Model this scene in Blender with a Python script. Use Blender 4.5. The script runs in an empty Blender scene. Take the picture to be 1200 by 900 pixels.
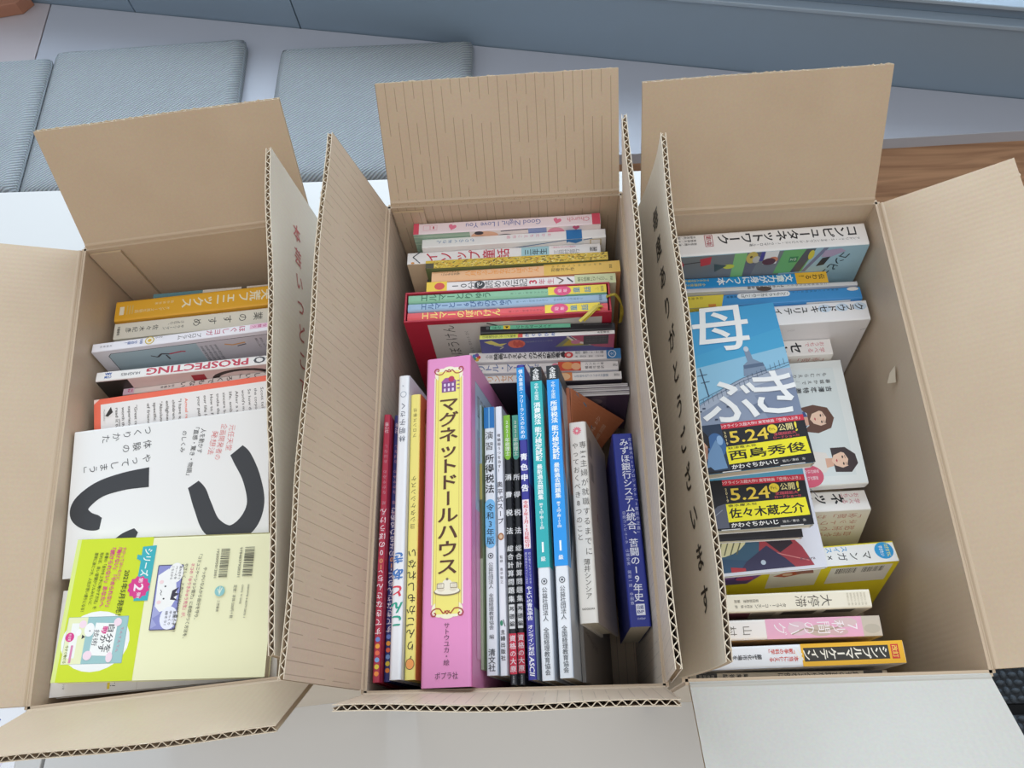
import bpy, bmesh, math, random
from mathutils import Vector, Matrix
random.seed(7)
S = bpy.context.scene
COL = S.collection

# ------------------------------------------------------------------ camera, world, light, exposure
cam = bpy.data.cameras.new('camera'); cam.sensor_width = 36; cam.lens = 29.148; cam.clip_start = .02
camo = bpy.data.objects.new('camera', cam); COL.objects.link(camo); S.camera = camo
_r, _u, _b = (.99750955, -.01910835, -.06789373), (.04505247, .91325495, .4048897), (.05426751, -.40694013, .91184142)
camo.matrix_world = Matrix(((_r[0], _u[0], _b[0], .04684), (_r[1], _u[1], _b[1], -.29499), (_r[2], _u[2], _b[2], .94), (0, 0, 0, 1)))
S.view_settings.view_transform = 'Standard'; S.view_settings.look = 'None'
S.view_settings.exposure = 0.24; S.view_settings.gamma = 1; S.view_settings.use_curve_mapping = False

W = bpy.data.worlds.new('world'); S.world = W; W.use_nodes = True
nt = W.node_tree; bg = nt.nodes['Background']
tc = nt.nodes.new('ShaderNodeTexCoord'); sp = nt.nodes.new('ShaderNodeSeparateXYZ'); rp = nt.nodes.new('ShaderNodeValToRGB')
mp = nt.nodes.new('ShaderNodeMapRange'); mp.inputs['From Min'].default_value = -1; mp.inputs['From Max'].default_value = 1
nt.links.new(tc.outputs['Generated'], sp.inputs[0]); nt.links.new(sp.outputs['Y'], mp.inputs[0]); nt.links.new(mp.outputs[0], rp.inputs[0])
rp.color_ramp.elements[0].color = (1.0, .94, .86, 1); rp.color_ramp.elements[1].color = (.62, .78, 1.0, 1)
nt.links.new(rp.outputs[0], bg.inputs[0]); bg.inputs[1].default_value = .44

def area(name, loc, target, sx, sy, power, col):
    l = bpy.data.lights.new(name, 'AREA'); l.shape = 'RECTANGLE'; l.size = sx; l.size_y = sy; l.energy = power; l.color = col
    o = bpy.data.objects.new(name, l); COL.objects.link(o); o.location = loc
    o.rotation_euler = (Vector(target) - Vector(loc)).to_track_quat('-Z', 'Y').to_euler()
area('window_light', (.1, 2.35, 1.25), (0, .1, .1), 3.4, 1.9, 88, (.78, .90, 1.0))
area('side_window_light', (-2.6, .5, 1.5), (0, 0, .1), 1.8, 1.6, 6, (.88, .95, 1.0))
area('overhead_fill_light', (.1, -.9, 2.2), (0, -.1, 0), 1.6, 1.2, 15, (1.0, .97, .93))  # unseen lamp added overhead as fill for the front-facing sides

# ------------------------------------------------------------------ materials
def lin(h):
    h = h.lstrip('#'); v = [int(h[i:i + 2], 16) / 255 for i in (0, 2, 4)]
    return tuple(c / 12.92 if c <= .04045 else ((c + .055) / 1.055) ** 2.4 for c in v) + (1,)
MC = {}
def M(h, rough=.42):
    k = (h, rough)
    if k not in MC:
        m = bpy.data.materials.new('print_' + h.lstrip('#')); m.use_nodes = True; b = m.node_tree.nodes['Principled BSDF']
        b.inputs['Base Color'].default_value = lin(h); b.inputs['Roughness'].default_value = rough
        MC[k] = m
    return MC[k]
class NG:
    def __init__(s, name, rough=.6):
        s.m = bpy.data.materials.new(name); s.m.use_nodes = True; s.t = s.m.node_tree; s.b = s.t.nodes['Principled BSDF']; s.b.inputs['Roughness'].default_value = rough
    def n(s, typ, **kw):
        x = s.t.nodes.new('ShaderNode' + typ)
        for k, v in kw.items():
            if k in ('operation', 'blend_type', 'data_type', 'wave_type', 'bands_direction', 'feature'): setattr(x, k, v)
            else: x.inputs[int(k[1:]) if k[0] == '_' else k].default_value = v
        return x
    def l(s, a, b): s.t.links.new(a, b)
    def mix(s, fac, a, b, bt='MIX'):
        x = s.n('Mix', data_type='RGBA', blend_type=bt)
        for i, v in ((0, fac), (6, a), (7, b)):
            if hasattr(v, 'links'): s.l(v, x.inputs[i])
            else: x.inputs[i].default_value = v
        return x.outputs[2]
def kraft(name, base, dark, rib=0.0, period=.0095, rough=.42):
    g = NG(name, rough); uv = g.n('TexCoord'); 
    n1 = g.n('TexNoise', Scale=14.0, Detail=3.0); g.l(uv.outputs['UV'], n1.inputs['Vector'])
    n2 = g.n('TexNoise', Scale=420.0, Detail=2.0); g.l(uv.outputs['UV'], n2.inputs['Vector'])
    c = g.mix(n1.outputs['Fac'], lin(base), lin(dark)); c = g.mix(.10, c, n2.outputs['Color'], 'OVERLAY')
    if rib:
        sx = g.n('SeparateXYZ'); g.l(uv.outputs['UV'], sx.inputs[0])
        d = g.n('Math', operation='DIVIDE', _1=period); g.l(sx.outputs[0], d.inputs[0])
        f = g.n('Math', operation='FRACT'); g.l(d.outputs[0], f.inputs[0])
        lt = g.n('Math', operation='LESS_THAN', _1=.075); g.l(f.outputs[0], lt.inputs[0])
        mpn = g.n('Mapping'); mpn.inputs['Scale'].default_value = (105, 26, 1); g.l(uv.outputs['UV'], mpn.inputs['Vector'])
        n3 = g.n('TexNoise', Scale=1.0, Detail=1.0); g.l(mpn.outputs[0], n3.inputs['Vector'])
        gt = g.n('Math', operation='GREATER_THAN', _1=.43); g.l(n3.outputs['Fac'], gt.inputs[0])
        mu = g.n('Math', operation='MULTIPLY'); g.l(lt.outputs[0], mu.inputs[0]); g.l(gt.outputs[0], mu.inputs[1])
        mu2 = g.n('Math', operation='MULTIPLY', _1=rib); g.l(mu.outputs[0], mu2.inputs[0])
        c = g.mix(mu2.outputs[0], c, lin('#6f5a41'))
    g.l(c, g.b.inputs['Base Color']); g.b.inputs['Sheen Weight'].default_value = .22; g.b.inputs['Sheen Roughness'].default_value = .5
    # faint flute bands in the liner
    wv = g.n('TexWave', Scale=55.0, Distortion=.6); g.l(uv.outputs['UV'], wv.inputs['Vector'])
    bp = g.n('Bump', Strength=.06, Distance=.0006); g.l(wv.outputs['Fac'], bp.inputs['Height']); g.l(bp.outputs[0], g.b.inputs['Normal'])
    return g.m
K_IN = kraft('kraft_board', '#c9b49a', '#bda68b')
K_RIB = kraft('kraft_board_ribbed', '#c9b59c', '#bda68c', rib=.5)
K_OUT = kraft('kraft_board_outside', '#d3c5ae', '#c8b8a0')
K_SHEEN = kraft('kraft_window_sheen', '#bcb8af', '#b3aea4')  # kraft coloured paler and greyer to stand in for the window's sheen
K_FLUTE = kraft('kraft_flute', '#c4ad8c', '#b59d7c', rough=.8)
K_EDGE = M('#d6c8b2', .8)
def page_mat(name, a, b):
    g = NG(name, .8); tcx = g.n('TexCoord'); mpn = g.n('Mapping'); mpn.inputs['Scale'].default_value = (3, 2600, 3)
    g.l(tcx.outputs['Object'], mpn.inputs['Vector']); n = g.n('TexNoise', Scale=1.0, Detail=2.0); g.l(mpn.outputs[0], n.inputs['Vector'])
    c = g.mix(n.outputs['Fac'], lin(a), lin(b)); g.l(c, g.b.inputs['Base Color']); return g.m
PAGE = page_mat('page_edges', '#f0ead9', '#cfc6b2'); PAGE_OLD = page_mat('page_edges_aged', '#e2cfa8', '#c0a981')

# ------------------------------------------------------------------ object helpers
def add(name, me, mats, parent=None, M4=None):
    o = bpy.data.objects.new(name, me); COL.objects.link(o)
    for m in mats: me.materials.append(m)
    if parent: o.parent = parent
    if M4 is not None: o.matrix_world = M4
    return o
def thing(name, label, cat, M4=None, group=None):
    o = bpy.data.objects.new(name, None); COL.objects.link(o); o.empty_display_size = .02
    if M4 is not None: o.matrix_world = M4
    o['label'] = label; o['category'] = cat
    if group: o['group'] = group
    return o
def tag(o, label, cat, group=None):
    o['label'] = label; o['category'] = cat
    if group: o['group'] = group
    return o
class MB:
    """collects polygons with materials into one mesh"""
    def __init__(s): s.v = []; s.f = []; s.mi = []; s.mats = []; s.uv = {}
    def mat(s, m):
        if m not in s.mats: s.mats.append(m)
        return s.mats.index(m)
    def poly(s, pts, m, uv=None):
        b = len(s.v); s.v += [tuple(p) for p in pts]; s.f.append(list(range(b, b + len(pts)))); s.mi.append(s.mat(m))
        if uv: s.uv[len(s.f) - 1] = uv
    def mesh(s, pts, faces, m):
        b = len(s.v); s.v += [tuple(p) for p in pts]; k = s.mat(m)
        for f in faces: s.f.append([b + i for i in f]); s.mi.append(k)
    def box(s, lo, hi, m):
        x0, y0, z0 = lo; x1, y1, z1 = hi
        p = [(x0, y0, z0), (x1, y0, z0), (x1, y1, z0), (x0, y1, z0), (x0, y0, z1), (x1, y0, z1), (x1, y1, z1), (x0, y1, z1)]
        s.mesh(p, [(3, 2, 1, 0), (4, 5, 6, 7), (0, 1, 5, 4), (1, 2, 6, 5), (2, 3, 7, 6), (3, 0, 4, 7)], m)
    def build(s, name, parent=None, M4=None, bevel=0, smooth=False):
        me = bpy.data.meshes.new(name); me.from_pydata(s.v, [], s.f)
        for p, k in zip(me.polygons, s.mi): p.material_index = k
        if s.uv:
            ul = me.uv_layers.new(name='UVMap')
            for i, p in enumerate(me.polygons):
                if i in s.uv:
                    for li, c in zip(p.loop_indices, s.uv[i]): ul.data[li].uv = c
        if smooth: me.shade_smooth()
        o = add(name, me, s.mats, parent, None)
        if M4 is not None: o.matrix_world = M4
        if bevel:
            b = o.modifiers.new('bevel', 'BEVEL'); b.width = bevel; b.segments = 3; b.limit_method = 'ANGLE'
        return o
def frame(o, U, Wv):
    U = Vector(U).normalized(); Wv = Vector(Wv); Wv = (Wv - U * Wv.dot(U)).normalized(); V = Wv.cross(U)
    return Matrix(((U.x, V.x, Wv.x, o[0]), (U.y, V.y, Wv.y, o[1]), (U.z, V.z, Wv.z, o[2]), (0, 0, 0, 1)))

# ------------------------------------------------------------------ lettering (the renderer's own built-in font, turned into flat print)
GC = {}
def glyph(s, bold):
    k = (s, bold); thick = max(0, bold - .008); bold = min(bold, .008)
    if k not in GC:
        c = bpy.data.curves.new('g', 'FONT'); c.body = s; c.resolution_u = 2; c.offset = bold
        o = bpy.data.objects.new('g', c); COL.objects.link(o); bpy.context.view_layer.update()
        me = bpy.data.meshes.new_from_object(o.evaluated_get(bpy.context.evaluated_depsgraph_get()))
        vs, fs = [(v.co.x, v.co.y) for v in me.vertices], [tuple(p.vertices) for p in me.polygons]
        GC[k] = (vs, fs, thick)
        bpy.data.objects.remove(o); bpy.data.curves.remove(c); bpy.data.meshes.remove(me)
    return GC[k]
ROT = set('ー〜「」（）―…－')
class Dec:
    """flat print on a face: fn(p, q, layer) gives the 3D point, p to the right and q down, in millimetres"""
    def __init__(s, mb, fn): s.mb = mb; s.fn = fn; s.k = 1
    def put(s, pts, faces, col):
        m = col if not isinstance(col, str) else M(col); s.mb.mesh([s.fn(p, q, s.k) for p, q in pts], faces, m)
    def print(s, pts, fs, col, t, rx, ry):
        # heavy weights: the strokes are printed twice, slightly apart
        if t <= 0: s.put(pts, fs, col); return
        s.put([(p - rx * t - ry * t * .5, q - ry * t + rx * t * .5) for p, q in pts], fs, col); s.k += 1
        s.put([(p + rx * t + ry * t * .5, q + ry * t - rx * t * .5) for p, q in pts], fs, col); s.k -= 1
    def r(s, p0, q0, p1, q1, col): s.put([(p0, q0), (p1, q0), (p1, q1), (p0, q1)], [(0, 1, 2, 3)], col); s.k += 1
    def p(s, pts, col): s.put(pts, [tuple(range(len(pts)))], col); s.k += 1
    def e(s, pc, qc, rp, rq, col, n=24):
        s.p([(pc + rp * math.cos(6.28319 * i / n), qc + rq * math.sin(6.28319 * i / n)) for i in range(n)], col)
    def ln(s, pts, w, col):
        for (a, b), (c, d) in zip(pts, pts[1:]):
            L = math.hypot(c - a, d - b) or 1; nx, ny = -(d - b) / L * w / 2, (c - a) / L * w / 2
            s.put([(a + nx, b + ny), (c + nx, d + ny), (c - nx, d - ny), (a - nx, b - ny)], [(0, 1, 2, 3)], col)
        s.k += 1
    def frm(s, p0, q0, p1, q1, w, col): s.ln([(p0, q0), (p1, q0), (p1, q1), (p0, q1), (p0, q0)], w, col)
    def heart(s, p, q, r, col, ang=0):
        pts = []
        for i in range(24):
            t = 6.28319 * i / 24; x = .95 * math.sin(t) ** 3; y = -(13 * math.cos(t) - 5 * math.cos(2 * t) - 2 * math.cos(3 * t) - math.cos(4 * t)) / 16
            pts.append((p + r * (x * math.cos(ang) - y * math.sin(ang)), q + r * (x * math.sin(ang) + y * math.cos(ang))))
        s.p(pts, col)
    def bars(s, p0, q0, p1, q1, col='#222222', vert=True):
        rnd = random.Random(int(p0 * 7 + q0)); a = p0 if vert else q0; e = p1 if vert else q1
        while a < e:
            w = rnd.choice((.3, .5, .8)) * (.9 if e - max(a, 0) > 0 else 1)
            if vert: s.put([(a, q0), (a + w, q0), (a + w, q1), (a, q1)], [(0, 1, 2, 3)], col)
            else: s.put([(p0, a), (p1, a), (p1, a + w), (p0, a + w)], [(0, 1, 2, 3)], col)
            a += w + rnd.choice((.4, .6, .9))
        s.k += 1
    def v(s, txt, p0, q0, p1, q1, size, col, bold=0.0, thin=1.0, jit=0):
        """one character after another from (p0,q0) to (p1,q1), each with its foot towards the end of the line"""
        L = math.hypot(p1 - p0, q1 - q0); dx, dy = (p1 - p0) / L, (q1 - q0) / L; n = len(txt); pitch = L / n; rx, ry = dy, -dx
        sc = min(size, pitch * 1.02)
        for i, ch in enumerate(txt):
            if ch in ' 　': continue
            vs, fs, thick = glyph(ch, bold); cx, cy = p0 + dx * pitch * (i + .5), q0 + dy * pitch * (i + .5)
            j = random.uniform(-jit, jit); cj, sj = math.cos(j), math.sin(j)
            wid = max(a for a, b in vs) + min(a for a, b in vs) if ord(ch) < 256 else 1.0
            pts = []
            for a, b in vs:
                x, y = (a - wid / 2) * size * thin, (b - .37) * sc
                if ch in ROT: x, y = (b - .37) * size, -(a - .5) * sc
                if ch in '、。': x += .55 * size; y += .45 * sc
                x, y = x * cj - y * sj, x * sj + y * cj
                pts.append((cx + rx * x - dx * y, cy + ry * x - dy * y))
            s.print(pts, fs, col, thick * size, rx, ry)
        s.k += 2
    def h(s, txt, p0, q0, p1, q1, size, col, bold=0.0, shear=0):
        """a line of text written from (p0,q0) to (p1,q1) through the middle of its letters"""
        L = math.hypot(p1 - p0, q1 - q0); rx, ry = (p1 - p0) / L, (q1 - q0) / L; ux, uy = ry, -rx
        vs, fs, thick = glyph(txt, bold); x0 = min(a for a, b in vs); x1 = max(a for a, b in vs); mid = .37 if any(ord(c) > 255 for c in txt) else .35
        if len(txt) == 1:                      # a lone character keeps its own width
            n_ = (x1 - x0) * size * 1.1; p0, q0 = (p0 + p1) / 2 - rx * n_ / 2, (q0 + q1) / 2 - ry * n_ / 2; L = n_
        pts = []
        for a, b in vs:
            x = (a - x0) / (x1 - x0) * L; y = (b - mid) * size; x += shear * y
            pts.append((p0 + rx * x + ux * y, q0 + ry * x + uy * y))
        s.print(pts, fs, col, thick * size, rx, ry); s.k += 2

# ------------------------------------------------------------------ books
def book(P, name, label, kind, depth, cols, decals=None, group=None, hard=False, page=PAGE, cat='book', extra=None):
    o, U, Wv, L, T = P[0:3], P[3:6], P[6:9], P[9], P[10]
    root = thing(name, label, cat, frame(o, U, Wv), group)
    b = .0022 if hard else .0006; b = min(b, T * .2); D = depth; r = min(T * .3, .0035 if hard else .0022)
    cS, cF, cB = (cols + cols[-1:] * 2)[:3] if isinstance(cols, list) else (cols,) * 3
    mb = MB()
    def arc(cv, cw, a0, rr): return [(cv + rr * math.cos(a0 + i * math.pi / 8), cw + rr * math.sin(a0 + i * math.pi / 8)) for i in range(5)]
    outer = [(0, D)] + arc(r, r, math.pi, r) + arc(T - r, r, 1.5 * math.pi, r) + [(T, D)]
    ri = max(r - b, .0002)
    inner = [(b, D)] + arc(b + ri, b + ri, math.pi, ri) + arc(T - b - ri, b + ri, 1.5 * math.pi, ri) + [(T - b, D)]
    n = len(outer); pts = [(0, v, w) for v, w in outer] + [(L, v, w) for v, w in outer] + [(0, v, w) for v, w in inner] + [(L, v, w) for v, w in inner]
    def mcol(i): return cB if i < 1 else (cF if i >= n - 2 else cS)
    base = 0; mb.mesh(pts, [], M(cS))
    for i in range(n - 1):
        k = mb.mat(M(mcol(i)))
        mb.f += [[i, i + 1, n + i + 1, n + i], [2 * n + i, 3 * n + i, 3 * n + i + 1, 2 * n + i + 1],
                 [i, 2 * n + i, 2 * n + i + 1, i + 1], [n + i, n + i + 1, 3 * n + i + 1, 3 * n + i]]
        mb.mi += [k] * 4
    for i in (0, n - 1):
        mb.f.append([i, n + i, 3 * n + i, 2 * n + i]); mb.mi.append(mb.mat(M(cB if i == 0 else cF)))
    e = .0001; g = .000012
    mm = .001; Lm = L * 1000; Dm = D * 1000
    if kind == 'X': fS = lambda p, q, k: (p * mm, q * mm, -e - g * k); fF = lambda p, q, k: (p * mm, T + e + g * k, q * mm)
    elif kind == 'Y': fS = lambda p, q, k: (L - q * mm, p * mm, -e - g * k); fF = lambda p, q, k: (L - q * mm, T + e + g * k, p * mm)
    elif kind == 'LX': fS = lambda p, q, k: (p * mm, T - q * mm, -e - g * k); fF = lambda p, q, k: (p * mm, T + e + g * k, q * mm)
    elif kind == 'LX2': fS = None; fF = lambda p, q, k: (p * mm, -e - g * k, D - q * mm)
    elif kind == 'LY': fS = None; fF = lambda p, q, k: (L - q * mm, -e - g * k, D - p * mm)
    dS, dF = Dec(mb, fS), Dec(mb, fF)
    if decals: decals(dS, dF, Lm, T * 1000, Dm)
    mb.build('cover', root)
    pg = MB(); ins = .003 if hard else .0007
    pg.box((ins, b * 1.02, b + .0008), (L - ins, T - b * 1.02, D - ins), page); pg.build('page_block', root)
    for rnm, bm in (extra or {}).items(): bm.build(rnm, root)
    return root

# ------------------------------------------------------------------ the room around the table
def struct(mb, name, **k):
    o = mb.build(name, **k); o['kind'] = 'structure'; return o
FLOOR_Z = -.72; Z0 = -.06            # the floor, and the table top the boxes stand on
g = NG('wood_boards', .45); tcx = g.n('TexCoord'); mpn = g.n('Mapping'); mpn.inputs['Scale'].default_value = (1.6, 14, 14); mpn.inputs['Rotation'].default_value = (0, 0, .03)
g.l(tcx.outputs['Object'], mpn.inputs['Vector']); n1 = g.n('TexNoise', Scale=2.2, Detail=6.0, Distortion=1.1); g.l(mpn.outputs[0], n1.inputs['Vector'])
rr = g.n('ValToRGB'); rr.color_ramp.elements[0].position = .32; rr.color_ramp.elements[0].color = lin('#a5826a'); rr.color_ramp.elements[1].position = .7; rr.color_ramp.elements[1].color = lin('#dcb897')
g.l(n1.outputs['Fac'], rr.inputs[0]); g.l(rr.outputs[0], g.b.inputs['Base Color'])
mb = MB(); y = -3.0
while y < 3.0:
    mb.box((-3.5, y, FLOOR_Z - .03), (3.5, y + .148, FLOOR_Z), g.m); y += .15
struct(mb, 'floor'); WOOD = g.m

WD = Vector((.97664, -.21488, 0)); WN = Vector((.21488, .97664, 0)); WA = Vector((-.992, 1.208, 0))
def wp(s, out, z): q = WA + WD * s + WN * out; return (q.x, q.y, z)
def wbox(mb, s0, s1, o0, o1, z0, z1, m):
    p = [wp(s0, o0, z0), wp(s1, o0, z0), wp(s1, o1, z0), wp(s0, o1, z0), wp(s0, o0, z1), wp(s1, o0, z1), wp(s1, o1, z1), wp(s0, o1, z1)]
    mb.mesh(p, [(3, 2, 1, 0), (4, 5, 6, 7), (0, 1, 5, 4), (1, 2, 6, 5), (2, 3, 7, 6), (3, 0, 4, 7)], m)
GREY = M('#8294a6', .5); GREYD = M('#6f8092', .5)
mb = MB()
for a, c in ((-1.6, .176), (.179, .552), (.555, 3.2)): wbox(mb, a, c, 0, .06, FLOOR_Z, -.149, GREY)
struct(mb, 'wall_back', bevel=.0012)
mb = MB(); wbox(mb, -1.6, 3.2, -.006, .066, -.149, -.140, M('#93a4b5', .4)); wbox(mb, -1.6, 3.2, .012, .05, -.140, -.118, GREYD); wbox(mb, -1.6, 3.2, .004, .056, -.118, -.110, M('#97a7b6', .4))
struct(mb, 'trim_1', bevel=.002)
mb = MB(); wbox(mb, -1.6, 3.2, .06, .46, -.16, -.125, M('#4f93e0', .5)); struct(mb, 'trim_2')  # sill board behind the glass, the sky's blue put into its colour
g = NG('window_glass', .02); g.b.inputs['Transmission Weight'].default_value = 1; g.b.inputs['IOR'].default_value = 1.05; g.b.inputs['Base Color'].default_value = (.93, .97, 1, 1)
mb = MB(); wbox(mb, -1.6, 3.2, .030, .034, -.110, .02, g.m); struct(mb, 'window_1')

BENCH_Z = -.30
LAM = M('#aeb3bf', .4); LAMW = M('#b4adb2', .4)
def bench(label, x0, x1, m):
    t = thing('bench', label, 'bench', Matrix.Translation((x0, .715, FLOOR_Z)), 'built-in bench sections by the wall')
    def by(x): return WA.y - .22002 * (x - WA.x)
    x1b = min(x1, 1.24)
    s = MB(); P = [(x0, .712), (x1b, .712), (x1b, by(x1b) - .002), (x0, by(x0) - .002)]
    lo = [(a, b, BENCH_Z - .028) for a, b in P]; hi = [(a, b, BENCH_Z) for a, b in P]
    s.mesh(lo + hi, [(3, 2, 1, 0), (4, 5, 6, 7), (0, 1, 5, 4), (1, 2, 6, 5), (2, 3, 7, 6), (3, 0, 4, 7)], m)
    s.build('seat_board', t, Matrix(), .001)
    f = MB(); f.box((x0 + .005, .735, FLOOR_Z), (x1b - .22, .755, BENCH_Z - .028), WOOD); fp = f.build('front_panel', t, Matrix()); fp['label'] = 'wooden front below the seat board'
bench('pale grey bench top behind the boxes, with two cushions on its left half', -1.0115, 1.24, LAM)
bench('short warm-grey bench top at the far left, left of the dark seam', -1.75, -1.0145, LAMW)
mb = MB()
bp = [(-1.30, 1.155), (-1.068, 1.185), (-1.048, 1.211), (-1.30, 1.262)]
mb.mesh([(a, b, BENCH_Z + .0003) for a, b in bp] + [(a, b, BENCH_Z + .03) for a, b in bp], [(3, 2, 1, 0), (4, 5, 6, 7), (0, 1, 5, 4), (1, 2, 6, 5), (2, 3, 7, 6), (3, 0, 4, 7)], M('#a8745c', .5))
tag(mb.build('wooden_tray', bevel=.002), 'reddish-brown wooden tray corner on the bench, top left beside the dark wall', 'tray')

g = NG('cushion_weave', .85); tcx = g.n('TexCoord'); mpn = g.n('Mapping'); mpn.inputs['Rotation'].default_value = (0, 0, -.62); g.l(tcx.outputs['Object'], mpn.inputs['Vector'])
wv = g.n('TexWave', Scale=62.0, Distortion=1.0, Detail=2.0); wv.bands_direction = 'Y'; wv.inputs['Detail Scale'].default_value = 6; g.l(mpn.outputs[0], wv.inputs['Vector'])
n2 = g.n('TexNoise', Scale=500.0, Detail=2.0); g.l(tcx.outputs['Object'], n2.inputs['Vector'])
c = g.mix(wv.outputs['Fac'], lin('#7f868c'), lin('#a3aaae')); c = g.mix(.25, c, n2.outputs['Color'], 'OVERLAY'); g.l(c, g.b.inputs['Base Color'])
bpn = g.n('Bump', Strength=.5, Distance=.002); g.l(wv.outputs['Fac'], bpn.inputs['Height']); g.l(bpn.outputs[0], g.b.inputs['Normal'])
CUSH = g.m
def cushion(label, cx, cy, sx, sy, ang):
    root = thing('seat_cushion', label, 'cushion', Matrix.Translation((cx, cy, BENCH_Z + .0004)) @ Matrix.Rotation(ang, 4, 'Z'), 'square seat cushions on the bench')
    b = MB(); n = 24; h = .034; pts = []
    def edge(a): return 1 - max(0, (abs(a) - .86) / .14) ** 3
    for j in range(n + 1):
        for i in range(n + 1):
            a, c = 2 * i / n - 1, 2 * j / n - 1
            rad = .985 if abs(a) > .93 and abs(c) > .93 else 1
            pts.append((a * sx / 2 * rad, c * sy / 2 * rad, h * (.62 + .38 * min(edge(a), edge(c)))))
    f = [(j * (n + 1) + i, j * (n + 1) + i + 1, (j + 1) * (n + 1) + i + 1, (j + 1) * (n + 1) + i) for j in range(n) for i in range(n)]
    b.mesh(pts, f, CUSH); ring = [i for i in range(n + 1)] + [(k + 1) * (n + 1) + n for k in range(n)] + [n * (n + 1) + n - 1 - k for k in range(n)] + [(n - 1 - k) * (n + 1) for k in range(n - 1)]
    base = len(b.v); b.v += [(pts[r][0], pts[r][1], 0) for r in ring]; L = len(ring)
    for k in range(L): b.f.append([ring[k], base + k, base + (k + 1) % L, ring[(k + 1) % L]]); b.mi.append(0)
    o = b.build('pad', root, smooth=True); o.matrix_parent_inverse = Matrix()
    # piping seam running round the side
    p = MB(); rr = .0016
    for k in range(L):
        A, B2 = Vector(pts[ring[k]]), Vector(pts[ring[(k + 1) % L]]); A.z = B2.z = h * .45; d = (B2 - A).normalized(); nn = Vector((d.y, -d.x, 0))
        q = []
        for X in (A, B2):
            for t in range(6): q.append(tuple(X + nn * (rr * math.cos(t * 1.0472) + .0008) + Vector((0, 0, rr * math.sin(t * 1.0472)))))
        p.mesh(q, [(t, (t + 1) % 6, 6 + (t + 1) % 6, 6 + t) for t in range(6)], M('#868e95', .8))
    p.build('piping', root)
cushion('grey woven cushion at the far left, cut off by the left edge of the photo', -1.152, .855, .385, .345, .0)
cushion('large grey woven cushion behind the left box, between two other cushions', -.752, .858, .396, .37, .004)
cushion('grey woven cushion behind the middle box, rightmost of the three', -.288, .835, .386, .335, -.03)

# white tables the boxes stand on
WHITE = M('#d3d4d4', .45)
def table(label, x0, x1):
    T4 = Matrix.Rotation(-.0305, 4, 'Z')
    t = thing('table', label, 'table', T4 @ Matrix.Translation((x0, -.3, FLOOR_Z)), 'white tables pushed together')
    b = MB(); b.box((x0, -1.0, Z0 - .028), (x1, .4915, Z0), WHITE); b.build('tabletop', t, T4, .0015)
    for x in (x0 + .04, x1 - .04):
        for yy in (-.95, .40):
            l = MB(); l.box((x - .02, yy - .02, FLOOR_Z), (x + .02, yy + .02, Z0 - .028), M('#c9ccd0', .35)); l.build('leg', t, T4, .002)
table('white tabletop carrying the three boxes, right of the thin seam', -.5465, .45)
table('white tabletop at the left edge, left of the thin seam under the left box', -1.72, -.5505)
pp = MB(); pp.box((-.70, -.34, Z0 + .0002), (-.590, -.210, Z0 + .0006), M('#f1f4fb', .5))
d = Dec(pp, lambda p, q, k: (-.70 + p * .001, -.210 - q * .001, Z0 + .0008 + k * .00002))
d.ln([(91, 14), (95, 22)], 1.0, '#4d6aa8'); d.e(83, 76, 4.5, 3.5, '#2f4fa8'); d.ln([(74, 34), (80, 40), (82, 37)], 1.6, '#3350a0'); d.ln([(100, 70), (88, 100)], .6, '#dcc7e6')
tag(pp.build('printed_sheet'), 'white printed sheet with blue marks on the table, poking out bottom left', 'paper')

# dark woven stool at the lower right
g = NG('dark_weave', .8); g.b.inputs['Base Color'].default_value = lin('#2a3036')
WV1, WV2 = M('#3b434b', .75), M('#23282e', .75)
st = thing('woven_stool', 'dark blue-grey woven seat below the table at the lower right', 'stool', Matrix.Translation((.66, -.26, FLOOR_Z)))
def knots(name, x0, x1, y0, y1, z):
    b = MB(); b.box((x0, y0, z - .05), (x1, y1, z - .006), WV2); s = .0115; j = 0; y = y0 + s / 2
    while y < y1:
        x = x0 + s / 2 + (j % 2) * s / 2
        while x < x1:
            q = []; ax, ay = (.0064, .0038) if (int((x - x0) / s) + j) % 2 else (.0045, .0056)
            for ring in range(4):
                ph = ring * .5236
                for t in range(8): q.append((x + ax * math.cos(ph) * math.cos(t * .7854), y + ay * math.cos(ph) * math.sin(t * .7854), z - .007 + .006 * math.sin(ph)))
            b.mesh(q, [(r * 8 + t, r * 8 + (t + 1) % 8, r * 8 + 8 + (t + 1) % 8, r * 8 + 8 + t) for r in range(3) for t in range(8)] + [tuple(24 + t for t in range(8))], WV1)
            x += s
        y += s * .86; j += 1
    return b.build(name, st, Matrix(), smooth=False)
knots('seat', .50, .82, -.248, -.02, -.25); knots('seat', .50, .82, -.48, -.262, -.25)
for x in (.53, .79):
    for yy in (-.45, -.05):
        l = MB(); l.box((x - .014, yy - .014, FLOOR_Z), (x + .014, yy + .014, -.3), M('#1f2226', .4)); l.build('leg', st, Matrix(), .002)
rl = MB(); rl.box((.51, -.46, -.315), (.81, -.04, -.3), M('#1f2226', .4)); rl.build('seat_frame', st, Matrix())

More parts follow.
